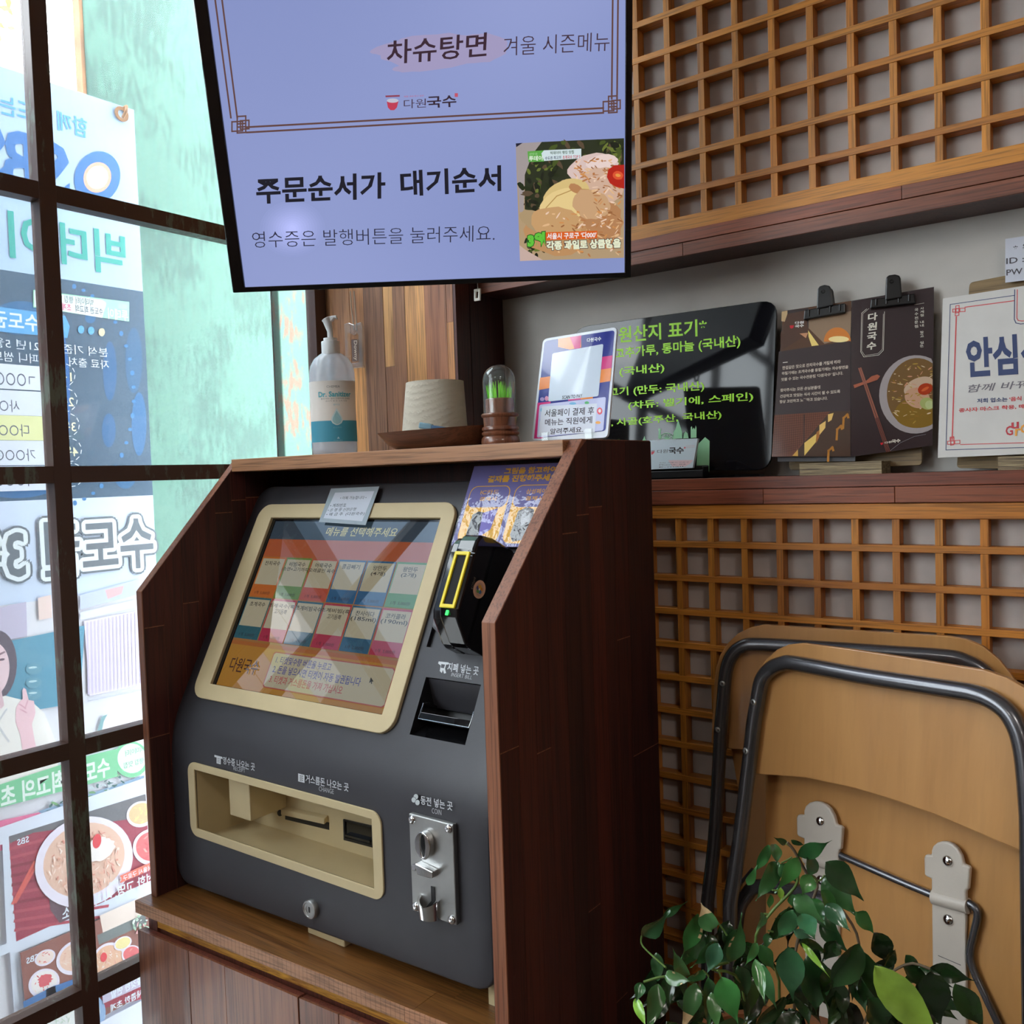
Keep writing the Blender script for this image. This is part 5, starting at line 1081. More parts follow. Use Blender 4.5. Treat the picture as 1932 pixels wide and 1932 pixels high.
# ---- black writing board on the shelf
W = mkplane(1455, 887, YF+.03, 0, 5.5)
bd = thing('black_menu_board', 'glossy black board with neon green handwriting about food origins', 'board', W.o)
def wq(x, y): return W.px(980+x/3.864, 540+y/3.864)
MB().prism(rq(wq, [(390, 302), (1878, 95), (1835, 1340), (380, 1345)], 120), -W.n*.005).build('board', simple('glossy_black_board', (.006, .006, .008), .05, spec=.42), bd, bevel=.0008)
F = Flat(W.n, .00008, .0002); GN = S2L(176, 240, 60)
gme = printed('neon_marker', .5); 
for s, tl, tr, bl in (('원산지 표기*', (725, 300), (1362, 238), (727, 412)), ('고추가루, 통마늘 (국내산)', (698, 455), (1608, 356), (700, 540)), ('(국내산)', (730, 592), (1055, 560), (731, 662)), ('고기 (만두: 국내산)', (650, 742), (1345, 692), (653, 812)), ('(챠듀: 벨기에, 스페인)', (795, 842), (1703, 772), (795, 905)), ('뼈, 사골(호주산, 국내산)', (595, 975), (1470, 905), (598, 1035))):
    F.text(s, wq(*tl), wq(*tr), wq(*bl), GN, .022)
PG = S2L(150, 206, 160)
for pts in ([(895, 1130), (905, 1110), (912, 1090), (918, 1112), (930, 1128)], [(1012, 1112), (1016, 1060), (1015, 1040), (1024, 1036), (1033, 1042), (1030, 1065), (1036, 1112)], [(1120, 1112), (1125, 1060), (1140, 1040), (1150, 1000), (1158, 975), (1166, 1000), (1178, 1035), (1186, 1062), (1188, 1108)], [(1196, 1110), (1200, 1075), (1214, 1058), (1228, 1075), (1234, 1108)], [(1250, 1107), (1250, 1030), (1258, 1020), (1264, 1045), (1272, 1030), (1280, 1045), (1286, 1016), (1292, 1030), (1292, 1105)], [(1290, 1340), (1300, 1155), (1325, 1130), (1345, 1160), (1345, 1340)], [(1325, 1350), (1325, 1130), (1355, 1100), (1388, 1128), (1385, 1350)]): F.poly([wq(*p) for p in pts], PG)
for kk in range(9):
    a = R(20*kk+10); F.line([wq(1075, 1115), wq(1075+48*math.cos(a), 1115-44*math.sin(a))], .0008, PG)
F.line([wq(1075+48*math.cos(R(10*kk)), 1115-44*math.sin(R(10*kk))) for kk in range(19)], .0012, PG)
F.build('writing', gme, bd)
MB().box((wq(700, 1340).x, YF+.03, ZS), (wq(1750, 1340).x, YF+.05, ZS+.004)).build('foot', M_['gloss_black'], bd)
# business cards
hc = P(1280, 905, 'y', YF+.008); ch = thing('card_holder', 'low black holder for name cards on the shelf, left of the writing board foot', 'holder', V(hc.x, YF+.012, ZS))
x0h, x1h = P(1200, 900, 'y', YF).x, P(1330, 900, 'y', YF+.005).x
MB().box((x0h, YF+.000, ZS), (x1h, YF+.020, ZS+.003)).box((x0h, YF+.000, ZS), (x1h, YF+.0025, ZS+.013)).box((x0h, YF+.018, ZS), (x1h, YF+.0205, ZS+.02)).box((x0h, YF, ZS), (x0h+.002, YF+.02, ZS+.018)).box((x1h-.002, YF, ZS), (x1h, YF+.02, ZS+.018)).build('tray', M_['black'], ch, bevel=.0005)
C_ = mkplane(1229, 885, YF+.0045, 0, 6)
def cq(x, y): return C_.px(1200+x/6.9, 780+y/6.9)
bc_ = thing('name_card', 'white name card with brush lettering propped in the black holder', 'card', C_.o)
cpts = [cq(*p) for p in ((60, 358), (803, 325), (738, 708), (70, 735))]
MB().prism(cpts, -C_.n*.006).build('card_stack', simple('card_white', (.62, .66, .70), .6), bc_)
F = Flat(C_.n, .00008, .0002); F.poly(cpts, S2L(206, 220, 228))
F.poly([cq(*p) for p in ((420, 610), (745, 608), (700, 660), (640, 690), (470, 690))], S2L(232, 200, 204)); F.poly([cq(*p) for p in ((200, 500), (245, 492), (232, 520), (215, 535), (200, 535))], S2L(220, 90, 100)); F.poly([cq(*p) for p in ((200, 480), (245, 478), (243, 492), (200, 500))], S2L(170, 170, 176))
F.text('다원', cq(278, 475), cq(415, 465), cq(276, 522), S2L(60, 56, 60), .0); F.text('국수', cq(432, 448), cq(618, 440), cq(434, 526), S2L(50, 46, 50), .04); F.poly([cq(*p) for p in ((625, 438), (646, 436), (645, 456), (625, 458))], S2L(222, 100, 110))
for y_, s in ((645, 'Add. 서울시 구로구'), (672, 'Phone. 02'), (700, 'E-mail.')): F.text(s, cq(305, y_-7), cq(690-40*(y_ > 650), y_-18), cq(303, y_+6), S2L(110, 104, 110))
F.line([cq(655, 425), cq(770, 415)], .0003, S2L(222, 150, 156)); F.line([cq(655, 445), cq(770, 436)], .0003, S2L(222, 150, 156))
F.build('card_print', M_['print'], bc_)
# ---- plywood easels, folded leaflet with clips, hygiene sign
M_['ply'] = wood('stained_ply', (.33, .22, .09), (.18, .11, .045), 'x', .5, 1.2, .6)
M_['plyedge'] = wood('ply_edge', (.46, .36, .2), (.1, .065, .04), 'x', .6, 3, .9)
def hp(x, y): return 1440+x/3.715, 420+y/3.715
def easel(name, label, boardpx, footpx, Yb, lean):
    e = thing(name, label, 'easel', V(P(*footpx[3], 'y', YF+.02).x, YF+.03, ZS))
    pl = mkplane(*boardpx[3], Yb, 0, lean)
    MB().prism(rq(pl.px, boardpx, 8), -pl.n*.004).build('backboard', M_['ply'], e, bevel=.0005)
    f0 = P(*footpx[0], 'y', YF+.004); f1 = P(*footpx[1], 'y', YF+.004); n = 7
    zt_, zb_ = ZS+.0175, ZS
    for i in range(n):
        MB().box((f0.x, YF+.003, zb_+(zt_-zb_)*i/n+.0001), (f1.x, YF+.05, zb_+(zt_-zb_)*(i+1)/n-.0001)).build('ply_layer', M_['plyedge'], e, color=(1, 1, 1) if i % 2 else (.5, .5, .5))
    return e
for o in (easel('plywood_easel', 'stained plywood easel whose layered foot shows under the folded leaflet', [hp(180, 640), hp(1112, 540), hp(1112, 1700), hp(180, 1735)], [hp(255, 1690), hp(830, 1668), hp(830, 1750), hp(255, 1768)], YF+.050, 4),
          easel('plywood_easel', 'stained plywood easel whose rounded top shows behind the white hygiene sign', [(1829, 533), (2000, 500), (2000, 885), (1805, 883)], [(1883, 866), (1990, 862), (1990, 890), (1883, 892)], YF+.050, 4)): o['group'] = 'plywood easels on the shelf'
lf = thing('menu_leaflet', 'dark folded menu leaflet clipped open on the easel, noodle bowl on its right page', 'leaflet', P(*hp(612, 1640), 'y', YF+.03))
PLL = mkplane(*hp(612, 1640), YF+.016, 4, 8); PLR = mkplane(*hp(612, 1640), YF+.016, 12, 7)
def lq(x, y): return PLL.px(*hp(x, y))
def rq_(x, y): return PLR.px(*hp(x, y))
BRW = S2L(60, 48, 50)
for nm, fq, pl, pts in (('left_page', lq, PLL, [(140, 620), (618, 548), (612, 1640), (62, 1642)]), ('right_page', rq_, PLR, [(620, 548), (1197, 450), (1187, 1562), (612, 1642)])):
    MB().prism([fq(*p) for p in pts], -pl.n*.0007).build(nm, simple('page_'+nm, BRW, .35), lf)
F = Flat(PLL.n, .00008, .0002)
def lp(pts, c): F.poly([lq(*p) for p in pts], c)
lp([(140, 620), (618, 548), (612, 830), (120, 905)], S2L(92, 62, 44)); lp([(318, 670), (618, 620), (612, 800), (430, 850), (318, 740)], S2L(150, 124, 100)); lp([(170, 615), (318, 600), (318, 740), (250, 760), (170, 720)], S2L(60, 50, 50)); lp([(130, 625), (170, 618), (168, 700), (128, 690)], S2L(206, 176, 130)); lp([(170, 640), (300, 615), (318, 780), (122, 900), (122, 780)], S2L(84, 56, 44))
lp([(315, 755), (390, 860), (340, 866), (318, 800)], S2L(250, 220, 130)); lp([(255, 778), (315, 772), (300, 810)], S2L(210, 150, 110))
F.poly([lq(520+95*math.cos(R(a)), 835+100*math.sin(R(a))*1.0) for a in range(180, 361, 12)], S2L(214, 128, 56)); F.poly([lq(530+72*math.cos(R(a)), 818+22*math.sin(R(a))) for a in range(0, 360, 20)], S2L(252, 228, 160))
lp([(110, 905), (612, 830), (612, 1320), (80, 1350)], BRW)
for s, tl, tr, bl in (('다원', (225, 695), (285, 690), (224, 712)), ('국수', (225, 718), (285, 712), (224, 738))): F.text(s, lq(*tl), lq(*tr), lq(*bl), S2L(240, 236, 230), .03)
lp([(186, 722), (216, 720), (212, 738), (200, 744), (190, 740)], S2L(206, 50, 60)); lp([(138, 980), (172, 976), (172, 981), (138, 985)], S2L(230, 220, 210))
for s, tl, tr, bl in (('한결같은 맛으로 잔치국수를 계절에 따라', (136, 1008), (543, 962), (135, 1032)), ('하절기에는 초계국수를 동절기에는 차슈탕면을', (132, 1048), (597, 1000), (131, 1070)), ("맛볼 수 있는 국수전문점 '다원국수' 입니다.", (129, 1090), (560, 1044), (128, 1112)), ('찾아주시는 모든 손님분들께', (122, 1165), (400, 1142), (121, 1188)), ('건강하고 맛있는 식사 시간이 될 수 있도록', (120, 1208), (540, 1172), (119, 1230)), ('항상 고민하고 노력하고 있습니다.', (117, 1246), (452, 1220), (116, 1268))): F.text(s, lq(*tl), lq(*tr), lq(*bl), S2L(196, 180, 166), .03)
lp([(80, 1350), (470, 1325), (205, 1640), (62, 1642)], S2L(116, 66, 48)); lp([(470, 1325), (612, 1322), (612, 1640), (205, 1640)], S2L(74, 52, 40))
for kk in range(16): F.line([lq(82-kk, 1368+17*kk), lq(470-16*kk, 1335+17*kk)], .0004, S2L(70, 38, 30))
for kk in range(26): x_ = 85+15*kk; F.line([lq(x_, 1350-kk), lq(x_-10, 1640-max(0, (x_-200))*1.15)], .0004, S2L(66, 36, 28))
lp([(285, 1345), (292, 1345), (290, 1560), (283, 1570)], S2L(60, 40, 36))
lp([(455, 1345), (495, 1335), (480, 1385), (455, 1400)], S2L(240, 196, 110)); lp([(395, 1420), (440, 1390), (436, 1440), (395, 1490)], S2L(240, 196, 110)); lp([(290, 1545), (375, 1480), (370, 1540), (290, 1635)], S2L(244, 206, 110)); lp([(205, 1636), (245, 1590), (245, 1638)], S2L(220, 170, 80)); lp([(375, 1470), (395, 1455), (395, 1500), (372, 1550)], S2L(176, 110, 50))
for x_, y_ in ((530, 1450), (575, 1370), (470, 1600)): F.line([lq(x_-14, y_+70), lq(x_-10, y_), lq(x_+16, y_-24), lq(x_+22, y_-4)], .003, S2L(190, 126, 50))
F.build('left_page_print', M_['gloss_print'], lf)
F = Flat(PLR.n, .00008, .0002)
def rp_(pts, c): F.poly([rq_(*p) for p in pts], c)
rp_([(622, 552), (1195, 455), (1185, 1560), (614, 1640)], BRW)
WHT2 = S2L(226, 220, 206)
F.line([rq_(*p) for p in ((725, 605), (690, 635), (683, 905), (705, 942), (810, 928), (842, 895), (850, 625))], .0006, WHT2); F.line([rq_(*p) for p in ((740, 603), (698, 640), (690, 900), (712, 932), (805, 918), (835, 888), (842, 640))], .0004, WHT2)
for kk, s in enumerate('다원국수'): F.text(s, rq_(738-3*kk, 640+68*kk), rq_(800-3*kk, 630+68*kk), rq_(735-3*kk, 690+68*kk), WHT2, .03)
for kk, s in enumerate('사계절 내내 찾고 싶은'):
    if s != ' ': F.text(s, rq_(1101-.5*kk, 594+24*kk), rq_(1126-.5*kk, 591+24*kk), rq_(1101, 612+24*kk), WHT2, .01)
for kk, s in enumerate('국수전문점'): F.text(s, rq_(1062-.6*kk, 604+29*kk), rq_(1086-.6*kk, 600+29*kk), rq_(1062, 624+29*kk), WHT2, .01)
F.line([rq_(1060, 577), rq_(1127, 565)], .0005, WHT2)
def ebl(cx, cy, rx, ry, rot, clip=1187, n=40):
    out = []
    for kk in range(n):
        a = 2*math.pi*kk/n; x, y = rx*math.cos(a), ry*math.sin(a); X_ = cx+x*math.cos(rot)-y*math.sin(rot); out.append(rq_(min(X_, clip), cy+x*math.sin(rot)+y*math.cos(rot)))
    return out
F.poly(ebl(1068, 1205, 255, 275, .12), S2L(170, 160, 160)); F.poly(ebl(1072, 1195, 205, 245, .1), S2L(122, 92, 54)); F.poly(ebl(1090, 1330, 170, 110, -.1), S2L(138, 106, 40))
F.poly(ebl(1090, 1150, 110, 60, -.4), S2L(206, 176, 150)); F.poly(ebl(1080, 1230, 90, 70, .3), S2L(206, 160, 130))
for kk in range(110): a = random.uniform(0, 6.28); r_ = math.sqrt(random.random()); F.poly(ebl(1070+190*r_*math.cos(a), 1200+225*r_*math.sin(a), random.uniform(4, 24), random.uniform(2, 5), random.uniform(-1, 1), n=7), random.choice([S2L(222, 196, 160), S2L(176, 140, 60), S2L(212, 150, 120), S2L(150, 110, 40), S2L(190, 160, 90)]))
F.poly(ebl(1135, 1168, 52, 40, -.3), S2L(176, 60, 30)); F.poly(ebl(1135, 1168, 30, 10, -.5), S2L(214, 100, 50)); F.poly(ebl(1150, 1270, 52, 42, .2), S2L(172, 180, 110)); F.poly(ebl(1165, 1278, 30, 30, .2), S2L(190, 200, 140))
F.poly([rq_(*p) for p in ((632, 1140), (720, 1112), (760, 1078), (800, 1066), (820, 1078), (800, 1104), (740, 1125), (720, 1130), (640, 1162))], S2L(176, 100, 76))
for a, b in (((672, 1025), (868, 1606)), ((684, 1022), (884, 1602))): F.line([rq_(*a), rq_(*b)], .0020, S2L(160, 100, 84)); F.line([rq_((a[0]*.4+b[0]*.6), (a[1]*.4+b[1]*.6)), rq_(*b)], .0012, S2L(86, 50, 50))
F.text('다원', rq_(852, 1538), rq_(900, 1530), rq_(852, 1552), WHT2, .03); F.text('국수', rq_(902, 1524), rq_(960, 1518), rq_(902, 1546), WHT2, .05); rp_([(820, 1545), (842, 1542), (836, 1558), (826, 1560)], S2L(206, 50, 60))
F.line([rq_(*p) for p in ((890, 1600), (960, 1545), (1060, 1500), (1140, 1485))], .0004, S2L(150, 150, 156))
F.build('right_page_print', M_['gloss_print'], lf)
MB().prism([PLL.px(*hp(*p))-PLL.n*.004 for p in ((95, 1600), (640, 1600), (640, 1670), (95, 1672))], -PLL.n*.002).build('rear_sheet', simple('grey_sheet', (.07, .07, .08), .6), lf)
M_['clip'] = simple('clip_black', (.005, .005, .006), .3)
def clip(label, pts_bar, pts_up, hole, pl):
    c = thing('bulldog_clip', label, 'clip', pl.px(*hp(*hole)), group='black clips holding the leaflet')
    def cc(x, y, e=0): return pl.px(*hp(x, y))+pl.n*e
    MB().prism([cc(*p, .001) for p in pts_bar], pl.n*.006).build('jaw', M_['clip'], c, bevel=.0015)
    MB().prism([cc(*p, .003) for p in pts_up], pl.n*.007).build('grip', M_['clip'], c, bevel=.0018)
    bl_ = M_['clip']; (ax_, ay_), (bx_, by_) = pts_bar[0], pts_bar[1]
    for f in (.12, .36, .64, .88): MB().tube([cc(ax_+(bx_-ax_)*f, ay_+(by_-ay_)*f+8, .0075), cc(ax_+(bx_-ax_)*f-2, ay_+(by_-ay_)*f+50, .0068)], .0016, 8).build('rib', bl_, c, smooth=60)
    MB().lathe([(.0028, 0), (.0028, .0006), (.0018, .0006), (.0018, .0001)], cc(*hole, .0098), 14, pl.n).build('rivet', M_['gloss_black'], c)
    MB().prism([cc(*p, -.008) for p in pts_up], pl.n*.003).build('rear_grip', M_['clip'], c, bevel=.001)
clip('black bulldog clip over the left page of the leaflet', [(295, 622), (580, 572), (582, 640), (290, 690)], [(385, 620), (390, 480), (405, 458), (440, 448), (475, 455), (485, 475), (500, 595)], (432, 498), PLL)
clip('black bulldog clip over the right page of the leaflet', [(758, 545), (1060, 505), (1072, 575), (750, 610)], [(855, 560), (862, 400), (880, 382), (925, 376), (955, 384), (965, 405), (975, 540)], (902, 428), PLR)
SG = mkplane(1769, 864, YF+.022, 0, 7)
def sgq(x, y): return SG.px(1760+x/4.11, 430+y/4.11)
sn = thing('hygiene_sign', 'white sign with red and navy line border and big navy lettering', 'sign', SG.o)
MB().prism([sgq(*p) for p in ((78, 548), (1150, 380), (1150, 1735), (38, 1783))], -SG.n*.003).build('sign_board', simple('white_board', (.62, .60, .57), .4), sn)
F = Flat(SG.n, .00008, .0002); RD = S2L(206, 74, 76); NV = S2L(44, 60, 104)
F.line([sgq(*p) for p in ((635, 523), (135, 594), (102, 1722), (1100, 1690))], .0009, NV); F.line([sgq(*p) for p in ((630, 565), (250, 615))], .0012, RD); F.line([sgq(*p) for p in ((182, 690), (150, 1640))], .0016, RD); F.line([sgq(*p) for p in ((215, 1680), (1100, 1655))], .0010, RD)
for cx, cy, sy in ((190, 640, 1), (150, 1665, -1)):
    for x0_, y0_, x1_, y1_ in ((-35, -10, 20, 14), (-12, -35, 14, 20), (-10, -14, 60, 12), (-16, -12, 12, 42*sy)): F.line([sgq(cx+x0_, cy+y0_), sgq(cx+x1_, cy+y0_-4), sgq(cx+x1_, cy+y1_-4), sgq(cx+x0_, cy+y1_)], .0010, RD, True)
F.line([sgq(*p) for p in ((635, 480), (632, 710), (645, 738), (680, 745), (1000, 720))], .0010, NV); F.line([sgq(*p) for p in ((655, 480), (652, 700), (662, 718), (690, 722), (1000, 700))], .0010, RD)
F.text('안심식당', sgq(262, 870), sgq(1120, 790), sgq(272, 1155), NV, .035)
F.text('함께 바꿔봐요', sgq(262, 1220), sgq(980, 1160), sgq(262, 1278), S2L(110, 104, 112), .01, .2); F.text('저희 업소는', sgq(345, 1325), sgq(578, 1312), sgq(345, 1358), NV, .03); F.text('‘음식 덜어먹기’', sgq(594, 1312), sgq(900, 1290), sgq(594, 1345), RD, .03); F.text('종사자 마스크 착용, 매일 소독', sgq(204, 1400), sgq(890, 1355), sgq(204, 1432), RD, .03)
F.text('G', sgq(565, 1540), sgq(618, 1535), sgq(568, 1610), S2L(190, 50, 60), .02); F.text('u', sgq(612, 1512), sgq(665, 1505), sgq(612, 1558), S2L(190, 50, 60), .02); F.text('r', sgq(640, 1560), sgq(680, 1555), sgq(640, 1612), S2L(236, 160, 60), .02); F.text('o', sgq(682, 1530), sgq(730, 1525), sgq(682, 1590), S2L(236, 160, 60), .02)
F.build('sign_print', M_['print'], sn)
nn = thing('wifi_note', 'small white handwritten login note taped above the hygiene sign, far right', 'note', P(*hp(1697, 420), 'y', 1.366))
def nq(x, y): return P(*hp(x, y), 'y', 1.366)
MB().prism([nq(*p) for p in ((1697, 115), (2100, 55), (2100, 370), (1697, 422))], (0, -.0006, 0)).build('paper', simple('note_paper', (.60, .62, .70), .6), nn)
F = Flat((0, -1, 0), .0001, .0008); F.text('*', nq(1755, 165), nq(1783, 162), nq(1755, 190), INK, .02); F.text('와이파이', nq(1820, 148), nq(1990, 128), nq(1820, 188), INK, .02); F.text('ID :', nq(1705, 252), nq(1828, 235), nq(1705, 292), INK, .01); F.text('PW :', nq(1706, 332), nq(1850, 315), nq(1706, 372), INK, .01)
F.build('writing', M_['print'], nn)
# ================================================================== folded chairs leaning on the lattice
M_['birch'] = wood('birch_ply', (.53, .27, .09), (.43, .205, .064), 'z', .35, .3, .5, coat=.2, bump=.05, pores=.12)
M_['tube'] = simple('dark_grey_tube', (.12, .12, .13), .27, .75, coat=.4)
M_['whitep'] = simple('off_white_plastic', (.52, .47, .41), .4, bump=.1, bscale=400)
class Chair:
    def __init__(s, o, yaw, lean):
        s.u = V(math.cos(R(yaw)), math.sin(R(yaw)), 0); back = V(-math.sin(R(yaw)), math.cos(R(yaw)), 0)
        s.v = V(0, 0, 1)*math.cos(R(lean))+back*math.sin(R(lean)); s.n = s.u.cross(s.v); s.o = Vector(o)
    def q(s, x, y, e=0): return PP(x, y, s.o+s.n*e, s.n)
def smooth_path(pts, k=5):
    out = []
    for i in range(len(pts)-1):
        p0, p1, p2, p3 = pts[max(i-1, 0)], pts[i], pts[i+1], pts[min(i+2, len(pts)-1)]
        for j in range(k):
            t = j/k; out.append(.5*((2*p1)+(p2-p0)*t+(2*p0-5*p1+4*p2-p3)*t*t+(3*p1-p0-3*p2+p3)*t**3))
    return out+[pts[-1]]
def c5(x, y): return 1300+x*.32712, 1150+y*.32712
def c6(x, y): return 1180+x/2.569, 1350+y/2.569
def cb(x, y): return 1560+x/4.927, 1540+y/4.927
def ground_leg(a, b):                        # continue a tube straight to the floor
    d = (b-a).normalized(); d.x *= .15; d.y *= .5; return b+d*((b.z-.012)/-d.z)
# --- chair behind
B2 = Chair(P(1352, 1300, 'y', 1.222), 4, 2)
ch2 = thing('folding_chair', 'folded wooden chair nearest the lattice, mostly hidden behind the other', 'chair', V(-.35, 1.25, 0), group='folded chairs under the shelf')
o = [c5(*p) for p in ((228, 803), (128, 770), (131, 700), (138, 560), (146, 420), (156, 335), (180, 260), (222, 195), (280, 140), (350, 105), (430, 88), (900, 118), (1500, 155), (1600, 172), (1700, 215), (1790, 290), (1860, 378), (1930, 480), (1990, 640), (2010, 880))]
MB().prism([B2.q(*p, -.001) for p in o], -B2.n*.010).build('backrest', M_['birch'], ch2, bevel=.001)
pth = [B2.q(*p, .009) for p in ((1335, 1700), (1348, 1583), (1357, 1430), c5(182, 700), c5(198, 520), c5(212, 370), c5(245, 270), c5(310, 212), c5(400, 202), c5(700, 218), c5(1100, 245), c5(1480, 272), c5(1590, 298), c5(1690, 352), c5(1770, 440), c5(1830, 600), c5(1860, 900))]
g1 = ground_leg(pth[1], pth[0]); g2 = ground_leg(pth[-2], pth[-1])
MB().tube([g1]+smooth_path(pth)+[g2], .0098, 14).build('frame_tube', M_['tube'], ch2, smooth=60)
for p in (c5(193, 427), c5(166, 693)): MB().lathe([(.0042, 0), (.0038, .0016), (.0022, .0022), (.0022, .0008), (0, .0008)], B2.q(*p, .0178), 16, B2.n).build('bolt', M_['satin'], ch2, smooth=40)
MB().prism([B2.q(*p, -.030) for p in ((1378, 1405), (1990, 1440), (1990, 2250), (1408, 2250), (1400, 1640), (1394, 1500))], -B2.n*.010).build('seat', M_['birch'], ch2, bevel=.001)
# --- chair in front
C1 = Chair(P(1440, 1300, 'y', 1.135), -17, 6)
ch1 = thing('folding_chair', 'folded birch chair with dark tube frame standing in front, white seat brackets showing', 'chair', V(-.3, 1.02, 0), group='folded chairs under the shelf')
o = [(1408, 1459), (1412, 1400), (1418, 1330), (1424, 1290), (1433, 1262), (1447, 1242), (1465, 1226), (1487, 1216), (1513, 1213), (1600, 1224), (1720, 1242), (1856, 1264), (1900, 1279), (1940, 1302), (1975, 1335), (2000, 1385), (2012, 1450), (2016, 1640), (1932, 1609), (1842, 1570), (1764, 1537), (1686, 1509.6), (1608, 1486), (1518, 1467)]
MB().prism([C1.q(*p, 0) for p in o], -C1.n*.010).build('backrest', M_['birch'], ch1, bevel=.0012)
pth = [C1.q(*p, .0098) for p in ((1378, 1702), (1396, 1583), (1416, 1420), c5(375, 650), c5(396, 530), c5(420, 410), c5(470, 345), c5(540, 313), c5(620, 313), c5(1000, 383), c5(1500, 460), c5(1640, 484), c5(1740, 520), c5(1830, 585), c5(1890, 680), c5(1925, 800), c5(1945, 950), c5(1965, 1200))]
g1 = ground_leg(pth[1], pth[0]); g2 = ground_leg(pth[-2], pth[-1])
MB().tube([g1]+smooth_path(pth)+[g2], .0098, 16).build('frame_tube', M_['tube'], ch1, smooth=60)
for p in (c5(372, 535), c5(328, 815)): MB().lathe([(.0045, 0), (.0040, .0016), (.0024, .0022), (.0024, .0008), (0, .0008)], C1.q(*p, .0185), 16, C1.n).build('bolt', M_['satin'], ch1, smooth=40)
E1 = -.040
MB().prism([C1.q(*p, E1) for p in ((1443, 1440), (2080, 1560), (2080, 2300), (1448, 2300))], -C1.n*.010).build('seat', M_['birch'], ch1, bevel=.001)
# second tube frame low down behind the seat edge
p2 = [C1.q(*p, E1+.018) for p in ((1386, 1800), (1393, 1722), (1408, 1690), (1432, 1672), (1500, 1680), (1560, 1700))]
MB().tube([ground_leg(p2[1], p2[0])]+smooth_path(p2), .0092, 12).build('rear_leg', M_['tube'], ch1, smooth=60)
MB().tube([C1.q(1396, 1668, E1+.006), C1.q(1420, 1640, E1+.006)], .0025, 8).build('hinge_rod', M_['tube'], ch1)
def bracket(dx, dy, rot=0):
    hd_ = [(1000, 350), (1000, 310), (1015, 270), (1050, 238), (1095, 225), (1145, 228), (1200, 252), (1245, 295), (1280, 360), (1300, 440), (1345, 452), (1357, 475), (1350, 570), (1342, 665), (1325, 680), (1318, 700), (1320, 790), (1310, 870), (1150, 830), (1000, 795), (985, 750), (1000, 690), (1000, 572), (945, 548), (935, 530), (931, 380), (940, 348)]
    mv = lambda x, y: (cb(x, y)[0]+dx, cb(x, y)[1]+dy)
    h = MB().prism([C1.q(*mv(*p), E1+.0045) for p in hd_], C1.n*.007).build('bracket', M_['whitep'], ch1, bevel=.0022, seg=3, label='off-white plastic bracket')
    MB().prism([C1.q(*mv(*p), E1+.0005) for p in ((1000, 780), (1315, 860), (1312, 1100), (1318, 1500), (1330, 3600), (1015, 3600), (1005, 1300), (1002, 1000))], C1.n*.006).build('strap', M_['whitep'], h, bevel=.0015)
    a, b_ = C1.q(*mv(990, 745), E1+.006), C1.q(*mv(1318, 835), E1+.006)
    MB().tube([a, b_], .0085, 16).build('rod_sleeve', M_['whitep'], h, smooth=60)
    for p, e in (((1127, 415), .0115), ((1132, 962), .0065)): MB().lathe([(.0062, 0), (.0060, .0015), (.0046, .003), (.002, .0040), (0, .0042)], C1.q(*mv(*p), E1+e), 18, C1.n).build('screw', M_['chrome'], h, smooth=60)
    m_ln = MB().tube([C1.q(*mv(1035, 1295), E1+.0067), C1.q(*mv(1245, 1385), E1+.0067)], .0004, 4); m_ln.build('seam', M_['black'], h)
bracket(0, 0); bracket(-240.5, -75)
rod = [C1.q(*p, E1+.0062) for p in ((1575, 1609), (1760, 1689), (1824, 1703), (1842, 1716), (1844, 1732), (1838, 1760), (1830, 1800), (1838, 1834), (1854, 1869), (1877, 1918), (1910, 1990))]
MB().tube(smooth_path(rod, 4), .0042, 12).build('lock_rod', M_['tube'], ch1, smooth=60)
# ================================================================== potted plant
def VD(x, y, d): return PP(x, y, CAM+CF*d, CF)
def c7(x, y): return 1180+x/4.391, 1560+y/4.391
ml, t, b = nt('glossy_leaf'); co = coords(t, (1, 1, 1), rnd=3); oi = node(t, 'ShaderNodeObjectInfo'); nz = node(t, 'ShaderNodeTexNoise', i_Scale=40, i_Detail=3); lk(t, co, nz.inputs[0])
rp0 = ramp(t, nz.outputs[0], [(.3, (.7, .7, .7)), (.7, (1.15, 1.15, 1.15))]); mx = node(t, 'ShaderNodeMix', data_type='RGBA', blend_type='MULTIPLY'); mx.inputs[0].default_value = 1
lk(t, oi.outputs['Color'], mx.inputs[6]); lk(t, rp0, mx.inputs[7]); lk(t, mx.outputs[2], b.inputs['Base Color']); b.inputs['Roughness'].default_value = .2; b.inputs['Specular IOR Level'].default_value = .8
bp = node(t, 'ShaderNodeBump', i_Strength=.5, i_Distance=.002); lk(t, nz.outputs[0], bp.inputs['Height']); lk(t, bp.outputs[0], b.inputs['Normal'])
mpch = simple('dry_leaf_patch', (.62, .45, .24), .6, var=.2, vscale=90)
pc_ = VD(1478, 2040, .86); pot_z = pc_.z
plant = thing('potted_plant', 'leafy green plant with glossy pointed leaves in the lower right corner', 'plant', V(pc_.x, pc_.y, pot_z-.2))
pr = .115; pm = simple('terracotta_glaze', (.20, .07, .025), .4, coat=.3)
MB().lathe([(pr*.72, -.20), (pr*.98, -.02), (pr*1.05, -.018), (pr*1.06, 0), (pr*.95, 0), (pr*.93, -.02), (0, -.022)], pc_, 40).build('pot', pm, plant, smooth=40)
MB().lathe([(pr*.925, -.018), (pr*.5, -.012), (0, -.010)], pc_, 30).build('soil', simple('bark_soil', (.45, .24, .09), .9, bump=1, bscale=120, var=.5, vscale=120), plant, smooth=50)
stand = thing('plant_stand', 'dark wooden stand carrying the plant pot, below the picture edge', 'stand', V(pc_.x, pc_.y, 0))
